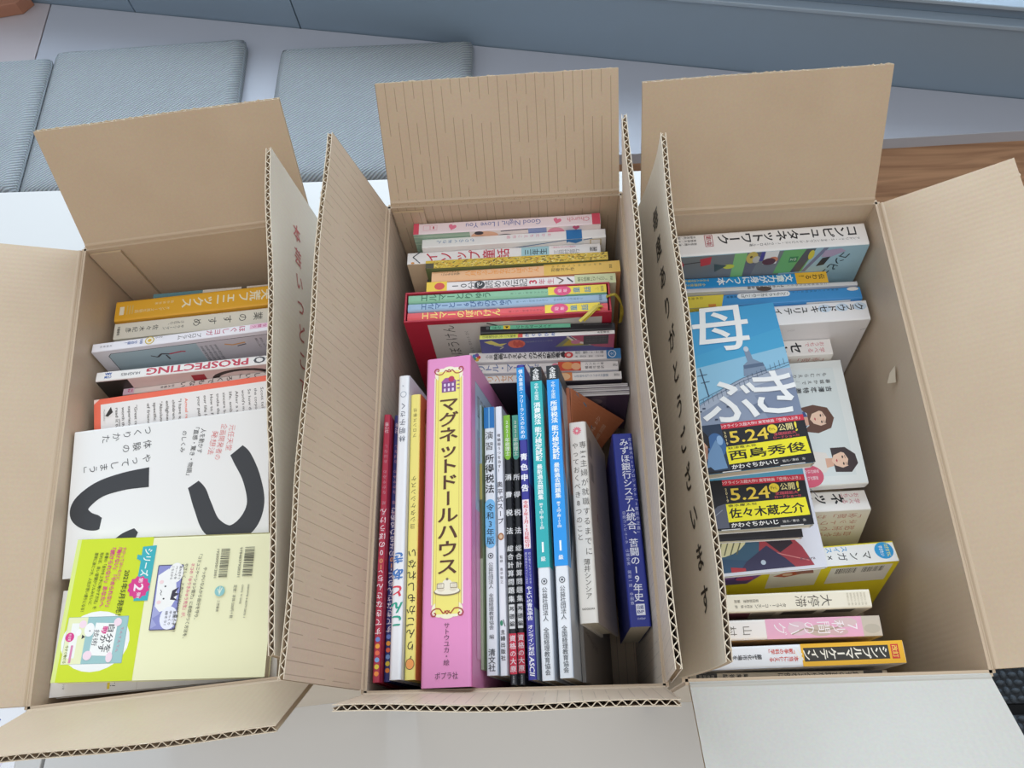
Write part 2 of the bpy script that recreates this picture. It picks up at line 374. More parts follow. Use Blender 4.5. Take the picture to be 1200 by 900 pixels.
# ------------------------------------------------------------------ cardboard boxes
RZ = .21; TH = .005
BX = [(-.3122, -.0081, .0891, .2533, .4692), (-.0008, 0, 0, .2516, .4945), (.2630, -.0130, .0039, .2459, .4612)]
def xf(b): return Matrix.Translation((BX[b][0], BX[b][1], 0)) @ Matrix.Rotation(BX[b][2], 4, 'Z')
def sheet(mb, P, N, a, c, mt, mb_, me, uvs, top=None):
    """a liner of real thickness: P grid of points, N grid of unit normals, from offset a to offset c"""
    ns, nr = len(P), len(P[0])
    A = [[P[i][j] + N[i][j] * a for j in range(nr)] for i in range(ns)]; B = [[P[i][j] + N[i][j] * c for j in range(nr)] for i in range(ns)]
    for i in range(ns - 1):
        for j in range(nr - 1):
            u = [uvs(i, j), uvs(i + 1, j), uvs(i + 1, j + 1), uvs(i, j + 1)]
            mb.poly([A[i][j], A[i + 1][j], A[i + 1][j + 1], A[i][j + 1]], mt, u); mb.poly([B[i][j], B[i][j + 1], B[i + 1][j + 1], B[i + 1][j]], mb_, [u[0], u[3], u[2], u[1]])
    for i in range(ns - 1):
        for j in (0, nr - 1): mb.poly([A[i][j], A[i + 1][j], B[i + 1][j], B[i][j]], (top or me) if j else me)
    for j in range(nr - 1):
        for i in (0, ns - 1): mb.poly([A[i][j], A[i][j + 1], B[i][j + 1], B[i][j]], me)
SIDES = {'back': ((-1, 1), (1, 1), (0, 1)), 'right': ((1, 1), (1, -1), (1, 0)), 'front': ((-1, -1), (1, -1), (0, -1)), 'left': ((-1, 1), (-1, -1), (-1, 0))}
def flap(root, b, side, th0, th1, L, mat_in, bow=0.0, curl=0.0, ins=.003, decals=None, period=.0088, label=None, crush=False):
    """flap hinged on the rim; th0/th1 lean in degrees past upright (outwards) at its two ends; the flutes show along its free edge"""
    _, _, _, Wd, Dp = BX[b]; (ax, ay), (bx, by), out = SIDES[side]
    A = Vector((ax * Wd / 2, ay * Dp / 2, RZ)); B = Vector((bx * Wd / 2, by * Dp / 2, RZ)); hd = (B - A).normalized(); Ls = (B - A).length
    A += hd * ins; B -= hd * ins; Ls -= 2 * ins; O = Vector((out[0], out[1], 0)); X = xf(b)
    def pt(s, r):
        u = s / Ls; th = math.radians(th0 + (th1 - th0) * u + curl * (r / L) ** 2); rd = O * math.sin(th) + Vector((0, 0, math.cos(th))); nn = -O * math.cos(th) + Vector((0, 0, math.sin(th)))
        return A + hd * s + rd * r + nn * (bow * math.sin(math.pi * u) * (r / L) ** 2 + .0012 * math.sin(s * 31 + b) * r / L), nn
    ns, nr = 28, 10
    G = [[pt(Ls * i / ns, L * j / nr) for j in range(nr + 1)] for i in range(ns + 1)]
    P = [[g_[0] for g_ in r] for r in G]; N = [[g_[1] for g_ in r] for r in G]
    mb = MB(); uvs = lambda i, j: (Ls * i / ns, L * j / nr)
    sheet(mb, P, N, 0, -.00065, mat_in, K_FLUTE, mat_in, uvs, K_EDGE); sheet(mb, P, N, -TH + .00065, -TH, K_FLUTE, K_OUT, K_OUT, uvs, K_EDGE)
    per = period; k = int(Ls / per * 6); fl = []
    for i in range(k + 1):
        s = Ls * i / k; w = .5 + .5 * math.sin(6.28319 * s / per + .6 * math.sin(s * 9)); off = -.0008 - (TH - .0016) * w
        fl.append([pt(s, r)[0] + pt(s, r)[1] * off for r in [L * t / 10 for t in range(10)] + [L - .0004 - .001 * (i % 5 == 0)]])
    for i in range(k):
        for j in range(10): mb.poly([fl[i][j], fl[i + 1][j], fl[i + 1][j + 1], fl[i][j + 1]], K_FLUTE)
    for i in range(k):                          # the cut ends of the fluting paper
        q = []
        for s_, p_ in ((Ls * i / k, fl[i][10]), (Ls * (i + 1) / k, fl[i + 1][10])):
            nn = pt(s_, L)[1]; dv = (fl[min(i + 1, k)][10] - fl[max(i - 1, 0)][10]).normalized(); wd = (nn - dv * nn.dot(dv)).normalized() * .00036
            q += [p_ + wd, p_ - wd]
        mb.poly([q[0], q[1], q[3], q[2]], K_EDGE)
    # frayed paper along the free edge
    rnd = random.Random(b * 10 + len(side)); 
    for i in range(60):
        s = rnd.uniform(0, Ls - .006); w = rnd.uniform(.002, .006); o_ = rnd.choice((0, -TH + .0004)); h_ = rnd.uniform(.0002, .0011)
        q0, q1, q2 = pt(s, L), pt(s + w, L), pt(s + w * .5, L + h_)
        mb.poly([q0[0] + q0[1] * (o_ - .0001), q1[0] + q1[1] * (o_ - .0001), q2[0] + q2[1] * (o_ - .0003)], K_EDGE)
    # scored fold line along the hinge
    for i in range(ns):
        q = []
        for s in (Ls * i / ns, Ls * (i + 1) / ns):
            for t in range(5):
                r_, h_ = .001 + .0045 * t / 4, .0011 * math.sin(math.pi * t / 4); p_, n_ = pt(s, r_); q.append(p_ + n_ * h_)
        mb.mesh(q, [(t, t + 1, 6 + t, 5 + t) for t in range(4)], mat_in)
    if decals:
        def fn(p, q, kk):
            r, s = (p, q) if side == 'left' else (L * 1000 - p, q)
            P_, N_ = pt(s * .001, r * .001); return P_ - N_ * (TH + .0003)
        decals(Dec(mb, fn), Ls * 1000, L * 1000)
    o = mb.build('flap', root, X)
    if label: o['label'] = label
def carton(b, label, mat_in, flaps, tab=True):
    _, _, _, Wd, Dp = BX[b]; X = xf(b); root = thing('cardboard_box', label, 'box', X, 'open cardboard boxes of books'); h = TH / 2; zb = Z0 + .0003
    bt = MB(); bt.poly([(-Wd / 2, -Dp / 2, zb + .004), (Wd / 2, -Dp / 2, zb + .004), (Wd / 2, Dp / 2, zb + .004), (-Wd / 2, Dp / 2, zb + .004)], mat_in, [(0, 0), (Wd, 0), (Wd, Dp), (0, Dp)])
    bt.box((-Wd / 2, -Dp / 2, zb), (Wd / 2, Dp / 2, zb + .0035), K_OUT); bt.build('bottom', root, X)
    for side, ((ax, ay), (bx, by), out) in SIDES.items():
        A = Vector((ax * Wd / 2, ay * Dp / 2, zb)); B = Vector((bx * Wd / 2, by * Dp / 2, zb)); hd = (B - A).normalized(); Ls = (B - A).length; O = Vector((out[0], out[1], 0))
        ns, nr = 16, 6; top = RZ - .0005 - zb
        def wpnt(i, j): return A + hd * (Ls * i / ns) + Vector((0, 0, top * j / nr)) + O * (.0015 * math.sin(math.pi * i / ns) * math.sin(math.pi * j / nr))
        P = [[wpnt(i, j) for j in range(nr + 1)] for i in range(ns + 1)]; N = [[-O] * (nr + 1) for _ in range(ns + 1)]
        w = MB(); uvs = lambda i, j: (Ls * i / ns, top * j / nr)
        sheet(w, P, N, h, -h, mat_in, K_OUT, mat_in, uvs); w.build('wall', root, X)
    if tab:
        t = MB(); x0 = -Wd / 2 + .004; y1 = Dp / 2 - h - .0004
        t.poly([(x0, y1 - .0027, zb + .01), (x0 + .034, y1 - .0027, zb + .01), (x0 + .034, y1 - .0027, RZ - .006), (x0, y1 - .0027, RZ - .0045)], mat_in, [(0, 0), (.034, 0), (.034, .2), (0, .2)])
        t.box((x0, y1 - .0026, zb + .01), (x0 + .034, y1, RZ - .006), K_FLUTE); t.build('glue_tab', root, X)
    for f in flaps: flap(root, b, **f)
    return root
def red_note(d, Ls, L):
    d.v('本芸いつどこでも', L * .50, 44, L * .60, 262, 20, '#bb4139', .012, .9, .12)
def black_note(d, Ls, L):
    d.v('毎度ありがとうございます', L * .56, 38, L * .66, 422, 23, '#1d1b1a', .022, .95, .06)
carton(0, 'left cardboard box, with a lime and cream book lying on top', K_IN, [
    dict(side='back', th0=30, th1=31, L=.129, mat_in=K_IN, bow=.001), dict(side='left', th0=66, th1=62, L=.127, mat_in=K_IN, bow=-.002),
    dict(side='front', th0=22, th1=23, L=.112, mat_in=K_IN), dict(side='right', th0=-5.5, th1=-1, L=.121, mat_in=K_IN, decals=red_note, label='inward-leaning flap with red handwriting on its outer face')])
carton(1, 'middle cardboard box with faint lines on its inside, holding the pink doll house set', K_RIB, [
    dict(side='back', th0=39, th1=40, L=.1255, mat_in=K_RIB), dict(side='left', th0=13, th1=12.5, L=.127, mat_in=K_RIB, bow=-.001),
    dict(side='front', th0=8, th1=9, L=.100, mat_in=K_RIB, ins=.001), dict(side='right', th0=-3, th1=-3, L=.124, mat_in=K_RIB)])
carton(2, 'right cardboard box, holding the comic with a warship on its cover', K_IN, [
    dict(side='back', th0=34, th1=37, L=.1345, mat_in=K_IN), dict(side='right', th0=60, th1=58, L=.124, mat_in=K_IN, bow=-.001),
    dict(side='front', th0=57, th1=57, L=.123, mat_in=K_SHEEN, label='pale grey front flap'), dict(side='left', th0=-10.5, th1=-11.5, L=.131, mat_in=K_IN, curl=4, decals=black_note, label='inward-leaning flap with black handwriting on its outer face')], tab=False)
tg = MB(); Xr = xf(2); 
tr = [(.1193, .062, .171), (.1187, .046, .166), (.1170, .052, .150), (.1183, .060, .158)]
tg.poly([Xr @ Vector(p) for p in tr], M('#e6dac6', .7)); tg.poly([Xr @ (Vector(p) + Vector((.0004, 0, 0))) for p in tr], M('#e6dac6', .7))
tag(tg.build('paper_scrap'), 'small torn scrap of pale paper stuck on the inner right wall of the right box', 'paper')

# ------------------------------------------------------------------ where each book stands: corner, spine direction, direction into the book, spine length, thickness (metres)
PL = {
    'goodnight': (-0.1030, 0.2411, 0.1842, 1.0000, 0.0005, 0.0053, 0.0054, -0.0872, -0.9962, 0.2047, 0.0157),
    'white2': (-0.0940, 0.2246, 0.1785, 1.0000, 0.0008, 0.0088, 0.0088, -0.0872, -0.9962, 0.2004, 0.0130),
    'aesop': (-0.1104, 0.2105, 0.1744, 1.0000, -0.0001, -0.0013, -0.0013, -0.0872, -0.9962, 0.2106, 0.0165),
    'gold': (-0.0891, 0.1940, 0.1810, 1.0000, -0.0003, -0.0030, -0.0030, -0.0872, -0.9962, 0.1962, 0.0103),
    'peach': (-0.0828, 0.1827, 0.1777, 0.9999, 0.0009, 0.0101, 0.0102, -0.0872, -0.9961, 0.2020, 0.0148),
    '10pun': (-0.0876, 0.1675, 0.1804, 1.0000, -0.0003, -0.0039, -0.0039, -0.0872, -0.9962, 0.2012, 0.0123),
    'case': (-0.1098, 0.1548, 0.1828, 1.0000, 0.0005, 0.0047, 0.0047, -0.1045, -0.9945, 0.2161, 0.0383),
    'black': (-0.0305, 0.1146, 0.1749, 0.9995, -0.0032, -0.0303, -0.0305, -0.1045, -0.9941, 0.1400, 0.0096),
    'kaguya': (-0.0316, 0.1042, 0.1737, 1.0000, -0.0008, -0.0074, -0.0075, -0.1045, -0.9945, 0.1402, 0.0053),
    'dora': (-0.0453, 0.0976, 0.1481, 0.9992, -0.0011, -0.0407, -0.0408, -0.0262, -0.9988, 0.1613, 0.0123),
    'merm': (-0.0392, 0.0846, 0.1451, 0.9993, -0.0010, -0.0365, -0.0365, -0.0262, -0.9990, 0.1516, 0.0112),
    'merm2': (-0.0368, 0.0728, 0.1422, 0.9997, -0.0006, -0.0228, -0.0228, -0.0262, -0.9994, 0.1519, 0.0101),
    'pam1': (0.0531, 0.0601, 0.1332, 1.0000, 0.0000, 0.0000, -0.0000, -0.0000, -1.0000, 0.0680, 0.0035),
    'pam2': (0.0547, 0.0565, 0.1311, 1.0000, 0.0000, 0.0000, -0.0000, -0.0000, -1.0000, 0.0680, 0.0035),
    'pam3': (0.0545, 0.0529, 0.1292, 1.0000, 0.0000, 0.0000, -0.0000, -0.0000, -1.0000, 0.0680, 0.0040),
    'red': (-0.1198, -0.2383, 0.2100, -0.0024, 1.0000, 0.0000, 0.0000, 0.0000, -1.0000, 0.2429, 0.0066),
    'navy': (-0.1130, -0.2370, 0.1980, 0.0000, 1.0000, 0.0000, 0.0872, -0.0000, -0.9962, 0.2451, 0.0066),
    'white4': (-0.1067, -0.2364, 0.2070, -0.0060, 1.0000, 0.0000, 0.1392, 0.0008, -0.9903, 0.2823, 0.0114),
    'apple': (-0.0940, -0.2366, 0.2050, -0.0088, 1.0000, 0.0000, 0.1564, 0.0014, -0.9877, 0.2627, 0.0105),
    'magnet': (-0.0784, -0.2443, 0.2140, -0.0041, 1.0000, 0.0000, 0.1564, 0.0006, -0.9877, 0.3031, 0.0451),
    'mag1': (-0.0291, -0.2291, 0.1950, -0.0032, 1.0000, 0.0000, 0.1564, 0.0005, -0.9877, 0.2454, 0.0022),
    'shotoku': (-0.0251, -0.2336, 0.1900, -0.0036, 1.0000, 0.0000, 0.1564, 0.0006, -0.9877, 0.2491, 0.0103),
    'soup': (-0.0133, -0.2339, 0.1900, -0.0069, 1.0000, 0.0000, 0.1564, 0.0011, -0.9877, 0.2498, 0.0066),
    '2021a': (-0.0050, -0.2414, 0.1850, -0.0086, 1.0000, 0.0000, 0.1564, 0.0013, -0.9877, 0.2498, 0.0064),
    '2021b': (0.0022, -0.2413, 0.1820, -0.0044, 1.0000, 0.0000, 0.1564, 0.0007, -0.9877, 0.2506, 0.0060),
    'aoiro': (0.0116, -0.2393, 0.2070, -0.0131, 0.9999, 0.0000, 0.1564, 0.0020, -0.9877, 0.2913, 0.0077),
    'zen1': (0.0231, -0.2404, 0.2100, -0.0066, 1.0000, 0.0000, 0.1564, 0.0010, -0.9877, 0.2876, 0.0110),
    'zen2': (0.0380, -0.2388, 0.2100, -0.0037, 1.0000, 0.0000, 0.1564, 0.0006, -0.9877, 0.2870, 0.0118),
    'koushiki': (0.0574, -0.2395, 0.1680, -0.0070, 1.0000, 0.0000, 0.2164, 0.0015, -0.9763, 0.2818, 0.0035),
    'usui': (0.0569, -0.1925, 0.1900, -0.0052, 1.0000, 0.0000, 0.2079, 0.0011, -0.9781, 0.1881, 0.0170),
    'mizuho': (0.1024, -0.1934, 0.1650, -0.0193, 0.9998, -0.0000, -0.0174, -0.0003, -0.9998, 0.1850, 0.0194),
    'compnet': (0.1741, 0.2110, 0.1793, 0.9998, 0.0056, 0.0200, 0.0204, -0.0871, -0.9960, 0.2042, 0.0299),
    'bunsho': (0.1616, 0.1772, 0.1447, 1.0000, 0.0032, -0.0074, -0.0071, -0.0872, -0.9962, 0.1828, 0.0148),
    'white3': (0.1783, 0.1622, 0.1484, 0.9999, 0.0027, -0.0129, -0.0126, -0.0872, -0.9961, 0.1954, 0.0056),
    'drucker': (0.1875, 0.1554, 0.1425, 0.9999, 0.0053, 0.0162, 0.0166, -0.0871, -0.9961, 0.1878, 0.0157),
    'cloud': (0.1830, 0.1387, 0.1387, 0.9995, 0.0066, 0.0318, 0.0323, -0.0870, -0.9957, 0.1960, 0.0252),
    'seki': (0.1567, 0.1100, 0.1143, 1.0000, 0.0065, 0.0000, 0.0006, -0.0872, -0.9962, 0.1880, 0.0206),
    'ne': (0.1699, -0.0553, 0.0900, 0.9999, 0.0159, 0.0000, 0.0054, -0.3420, -0.9397, 0.1880, 0.0255),
    'manga12': (0.1669, -0.1186, 0.1000, 0.9988, 0.0490, 0.0000, 0.0118, -0.2414, -0.9704, 0.2050, 0.0226),
    'daiteitai': (0.1531, -0.1661, 0.1550, 0.9999, 0.0102, 0.0000, 0.0000, -0.0000, -1.0000, 0.1680, 0.0166),
    'hug': (0.1441, -0.1902, 0.1650, 1.0000, 0.0046, 0.0000, 0.0000, -0.0000, -1.0000, 0.1780, 0.0175),
    'mark': (0.1489, -0.2141, 0.1750, 0.9999, 0.0117, 0.0000, 0.0000, -0.0000, -1.0000, 0.1850, 0.0189),
    'sou': (0.1514, -0.2333, 0.1600, 1.0000, -0.0092, 0.0000, 0.0000, 0.0000, -1.0000, 0.1700, 0.0058),
    'teal': (-0.4101, 0.1936, 0.1425, 0.9941, 0.0839, -0.0691, -0.0628, -0.0755, -0.9952, 0.1880, 0.0084),
    'yellow': (-0.4469, 0.1819, 0.1511, 0.9958, 0.0868, -0.0304, -0.0242, -0.0722, -0.9971, 0.1920, 0.0281),
    'kigyo': (-0.4436, 0.1532, 0.1512, 0.9956, 0.0863, -0.0376, -0.0313, -0.0728, -0.9969, 0.1920, 0.0218),
    'yoga': (-0.4457, 0.1135, 0.1799, 0.9961, 0.0886, -0.0024, 0.0100, -0.1388, -0.9903, 0.2150, 0.0119),
    'combo': (-0.4375, 0.0816, 0.1756, 0.9957, 0.0832, -0.0405, -0.0284, -0.1421, -0.9894, 0.2250, 0.0124),
    'isoga': (-0.4149, 0.0681, 0.1589, 0.9960, 0.0894, 0.0032, 0.0156, -0.1383, -0.9903, 0.1920, 0.0077),
}
def deep(k, cap=.19):                          # how far the book can reach down before it meets the bottom of its box
    return min(cap, (PL[k][2] - Z0 - .010) / max(.5, -PL[k][8]) - PL[k][10] * .12)
BK = '#24262a'; WH = '#f1f0ee'
GM, GL, GR = 'books in the middle box', 'books in the left box', 'books in the right box'
def B(k, label, kind, cols, dec, group, name='book', **kw):
    return book(PL[k], name, label, kind, kw.pop('depth', None) or deep(k), cols, dec, group, **kw)

# ---- middle box, back row (spines up, running across the box)
def d(s, f, L, T, D):
    s.r(0, .3, 6, T - .3, '#e0566d'); s.r(L - 9, .3, L - .3, T - .3, '#e0566d')
    s.h('Church', 193, 7.2, 169, 7.2, 8.5, '#e08a9b'); s.h('Good Night, I Love You', 140, 7.2, 58, 7.2, 9.5, '#7d83b8'); s.heart(158, 7.5, 4.6, '#ea7f9d', .3); s.heart(43, 7.8, 4.6, '#ea7f9d', .3)
    s.frm(11, 4, 18, 10.5, .5, '#edb9c6'); s.frm(19, 4, 26, 10.5, .5, '#edb9c6'); s.r(21.5, 5.5, 23, 9, '#c9445a')
    f.r(0, 0, L, D, '#efe4e4'); f.r(0, 0, 62, 60, '#9db8a6'); [f.r(0, q, 62, q + .8, '#c6d6c2') for q in (4, 10, 16)]
    f.e(78, 8, 15, 7.5, '#e6b79c'); f.e(72, 3, 5, 3, '#3a3440'); f.e(100, 10, 9, 3, '#4a4550'); f.r(126, 0, 146, 30, '#8fa0cf'); f.ln([(96, 2), (126, .8)], 1.4, '#454a6a'); f.e(156, 8, 9, 7, '#e79bb2'); f.heart(178, 3, 4, '#d8607f')
B('goodnight', 'pink book with hearts and red ends, farthest back in the middle box', 'X', ['#f6e6ec', '#efe4e4', '#f6e6ec'], d, GM)
def d(s, f, L, T, D):
    s.h('もりのくまさん', 58, 6, 16, 6, 5, '#6f8fb8'); s.v('おかだちえこ作絵', 143, 5, 92, 5, 4.5, '#e58fa6'); s.r(158, .2, 175, T - .2, '#2b78b8')
    f.r(0, 0, L, D, '#efecec'); f.r(158, 0, 175, 12, '#2b78b8'); f.p([(150, 12), (160, 4), (168, 7), (176, 3), (178, 14), (150, 16)], '#e9e9ea'); f.ln([(55, 15), (120, 6), (158, .5)], 1.2, '#3f6f9f'); f.ln([(176, 2), (186, 0)], 1.2, '#3f6f9f'); f.frm(184, 2, 195, 12, 1, '#c9b27a')
B('white2', 'thin white book with a blue band near its right end, in the middle box', 'X', ['#f3f2f1', '#efecec', '#f3f2f1'], d, GM)
def d(s, f, L, T, D):
    s.v('イソップ童話', 19, 8.4, 113, 8.4, 14.5, '#c8324c', .012); s.r(125, 1.5, 155, T - 1.5, '#a9d3dd'); s.v('三年生', 128, 8.3, 153, 8.3, 8.5, '#2f3a40', .01)
    s.v('二年生からひとりで読める', 158, 3.6, 184, 3.6, 2.6, '#e0658d'); s.v('三田村信行', 160, 10.5, 188, 10.5, 7, '#85858c'); s.v('金の星社', 199, 8.5, 207, 8.5, 7, '#2c2c30', .015)
    s.ln([(14, .4), (6, 7), (14, 15.5)], 1.1, '#39424a'); s.e(6, 15, 2, 1.3, '#e09a4c')
    f.r(0, 0, L, D, '#dcc7a8'); f.e(30, 34, 13, 14, '#4d5f86'); f.e(37, 32, 6, 7, '#c9624c'); f.p([(18, 16), (28, 12), (44, 17), (30, 19)], '#5b7a66')
B('aesop', 'white book with large red lettering and a pale blue panel on its spine', 'X', ['#f4f2f2', '#dcc7a8', '#efe9e0'], d, GM)
def d(s, f, L, T, D):
    s.r(0, 0, L, T, '#d9b93a'); r = random.Random(3)
    for i in range(620):
        x, y = r.uniform(9, L - 1), r.uniform(.8, T - .8); s.put([(x - r.uniform(.6, 2.4), y + r.uniform(-.5, .5)), (x + r.uniform(.6, 2.2), y - r.uniform(0, .7)), (x + r.uniform(-.5, 1), y + r.uniform(.3, 1.2))], [(0, 1, 2)], r.choice(('#6f5a1c', '#a37d1c', '#efe06a', '#5a4a20', '#e7a93a', '#f4ea9a')))
    s.k += 1; s.r(0, 3.5, 9, T, '#4b4428')
    f.r(0, 0, L, D, '#6b7a52')
B('gold', 'thin gold glittery book between the red-lettered white one and the peach one', 'X', ['#d9b93a', '#6b7a52', '#7d8a5c'], d, GM)
def d(s, f, L, T, D):
    s.r(121, .1, L - .1, T - .1, '#e6bd55'); s.v('八月のふしぎなだいぼうけん', 36, 5.5, 116, 5.5, 7.5, '#f09a3a', .01); s.v('こどもの文学', 10, 5.2, 31, 5.2, 3.6, '#3f3424'); s.v('こどもの図書館', 10, 2.4, 30, 2.4, 1.9, '#8a6a40')
    s.v('なつかしいはなしの本', 128, 3.4, 184, 3.4, 3, '#574522'); s.v('加藤洋子作', 128, 7.8, 154, 7.8, 5, '#574522'); s.h('岩波', 192, 4.5, 192, 9.5, 3.4, '#3c3018')
    f.r(0, 0, L, D, '#d99a6c')
B('peach', 'peach-orange book turning yellow at its right end, in front of the gold book', 'X', ['#f0bd8e', '#d99a6c', '#b7a36a'], d, GM)
def d(s, f, L, T, D):
    s.r(0, 0, 22, T, '#f1cf3c'); s.e(14, 6, 5.5, 4.6, '#d5483f'); s.v('10分で読める伝記', 26, 6.6, 108, 6.6, 10.5, '#35383c'); s.e(57, 6.6, 5.6, 5.2, '#2a2c30'); s.v('で', 53, 6.6, 61, 6.6, 7, WH, .02)
    s.v('3', 108, 6.4, 119, 6.4, 12, '#cc2f4e', .03); s.v('年生', 119, 6.4, 137, 6.4, 7.5, '#cc5a70'); s.ln([(139, 2), (146, 6), (141, 10)], 1.3, '#6b5246'); s.ln([(150, 3), (156, 9)], 1.6, '#3d4048')
    s.r(158, 0, L, T, '#cfd6a8'); s.v('朝の読書にぴったり！', 161, 6, 193, 6, 6, '#6a7a52', .01); s.h('学研', 196.5, 3.5, 196.5, 9, 3.2, '#3f4a34')
    f.r(0, 0, L, D, '#d9d7bb')
B('10pun', 'white book with yellow left and pale green right ends, just behind the red slipcase', 'X', ['#efeaea', '#d9d7bb', '#d9d7bb'], d, GM)

# red slipcase with three books in it
cs = PL['case']; cM = frame(cs[0:3], cs[3:6], cs[6:9]); cL, cT = cs[9], cs[10]; cD = deep('case', .172)
case = thing('slipcase', 'red slipcase with three children\'s books inside, its grey front panel facing the viewer', 'book case', cM)
w = .0021; mb = MB(); CR = M('#b5293f', .4); CI = M('#8f2234', .5)
mb.box((0, 0, 0), (cL, w, cD), CR); mb.box((0, cT - w, 0), (cL, cT, cD), CR); mb.box((0, w, 0), (w, cT - w, cD), CR); mb.box((cL - w, w, 0), (cL, cT - w, cD), CR); mb.box((w, w, cD - w), (cL - w, cT - w, cD), CI)
f = Dec(mb, lambda p, q, k: (p * .001, cT + .0001 + .000012 * k, q * .001))
f.r(24, 7, 206, 165, '#cfcac6'); f.h('エルマーのぼうけん', 50, 140, 45, 10, 15, '#3d3a3a', -.005); f.h('ルース・スタイルス・ガネット さく', 68, 95, 63, 22, 4, '#6a6664'); f.ln([(86, 9), (96, 14), (99, 20)], 2, '#403d40'); f.ln([(86, 34), (99, 36)], 1.2, '#55514f'); f.p([(110, 8), (150, 6.8), (178, 7.4), (160, 9), (130, 10)], '#4a4648')
f.ln([(120, 20), (150, 26), (180, 22)], 1.4, '#55514f')
mb.build('case', case, bevel=.0006)
iT = (cT - 2 * w - .0008) / 3
def inner(i, label, col, dec, fcol):
    o = cM @ Vector((w + .0015, w + .0002 + i * (iT + .0002), .0009)); R3 = cM.to_3x3()
    P = (*o, *(R3 @ Vector((1, 0, 0))), *(R3 @ Vector((0, 0, 1))), cL - 2 * w - .003, iT)
    return P, label, [col, fcol, col], dec
def lbl(s, x0, L, T, yr=0):
    s.r(x0, .3, L - yr, T - .6, '#f0d83e'); s.e(x0 + 15, T / 2, 9, T * .56, '#e04a7f'); s.v('幼年', x0 + 9, T / 2, x0 + 21, T / 2, 4.6, '#f7dbe4', .01); s.v('童話', x0 + 24, T / 2, x0 + 47, T / 2, 7.5, '#4a88a8', .02); s.v('ふ', x0 + 48, T / 2, x0 + 54, T / 2, 5, '#c9b23a'); s.h('福音館', x0 + 56.5, T - 2, x0 + 56.5, 2, 3.4, '#4a5a48')
def d(s, f, L, T, D): s.v('エルマーとりゅう', 12, 5.6, 88, 5.6, 9.5, '#2f6a4c', .012); s.v('Ｒ・Ｓ・ガネットさく', 108, 6, 148, 6, 3.4, '#3f6a54'); lbl(s, 148, L, T)
def d2(s, f, L, T, D): s.v('エルマーと16ぴきのりゅう', 13, 5.4, 110, 5.4, 9, '#35588f', .012); s.v('Ｒ・Ｓ・ガネットさく', 114, 5.4, 148, 5.4, 3.4, '#4a6a8a'); s.v('わたなべしげおやく', 153, 5.4, 184, 5.4, 3.4, '#4a6a8a'); s.h('福音館', 202, T - 2, 202, 2, 3.4, '#3a5878')
def d3(s, f, L, T, D): s.v('エルマーのぼうけん', 14, 5.8, 98, 5.8, 10, '#f6d878', .018); s.v('Ｒ・Ｓ・ガネットさく', 106, 6, 142, 6, 3.4, '#8f2a38'); lbl(s, 144, L, T, 8)
for i, (lb, c, dd) in enumerate((('green-spined book in the red slipcase, farthest back of its three', '#8cc2a0', d), ('grey-blue-spined book in the red slipcase, middle of its three', '#9dbad6', d2), ('red-spined book in the red slipcase, nearest of its three', '#e2555c', d3))):
    P, lb, cols, dd = inner(i, lb, c, dd, c)
    r_ = book(P, 'book', lb, 'X', cD - .006, cols, dd, 'books in the red slipcase', hard=True)
    if i:
        rb = MB(); L_ = P[9]; pts = [(L_ - .006, P[10] * .5, -.001), (L_ - .012, P[10] * .7, -.0045), (L_ - .020, P[10] + .006, -.006), (L_ - .030, P[10] + .013, -.002)] if i == 2 else [(L_ - .001, P[10] * .5, -.0008), (L_ + .008, P[10] * .4, -.004), (L_ + .0145, P[10] * .9, .004), (L_ + .0155, P[10] * 1.2, .020), (L_ + .014, P[10] * 1.3, .035)]
        for off in ((0, 0) if i == 1 else (0, .004)):
            cur = [Vector(p) + Vector((off * k_ / 3, -off * .3 * k_ / 3, off * .2)) for k_, p in enumerate(pts)]; fine = []
            for a, b_ in zip(cur, cur[1:]): fine += [a.lerp(b_, t / 6) for t in range(6)]
            fine.append(cur[-1])
            for _ in range(3): fine = [fine[0]] + [(fine[j - 1] + fine[j] * 2 + fine[j + 1]) / 4 for j in range(1, len(fine) - 1)] + [fine[-1]]
            q = []; n_ = len(fine)
            for j, p in enumerate(fine):
                t = (fine[min(j + 1, n_ - 1)] - fine[max(j - 1, 0)]).normalized(); sd = t.cross(Vector((0, .3, 1))).normalized() * .0019; up = t.cross(sd).normalized() * .0003
                q += [p + sd + up, p - sd + up, p - sd - up, p + sd - up]
            rb.mesh(q, [(j * 4 + t, j * 4 + (t + 1) % 4, j * 4 + 4 + (t + 1) % 4, j * 4 + 4 + t) for j in range(n_ - 1) for t in range(4)], M('#d3c04a', .5))
        o_ = rb.build('bookmark_ribbon', r_); o_['label'] = 'yellow ribbon bookmark'

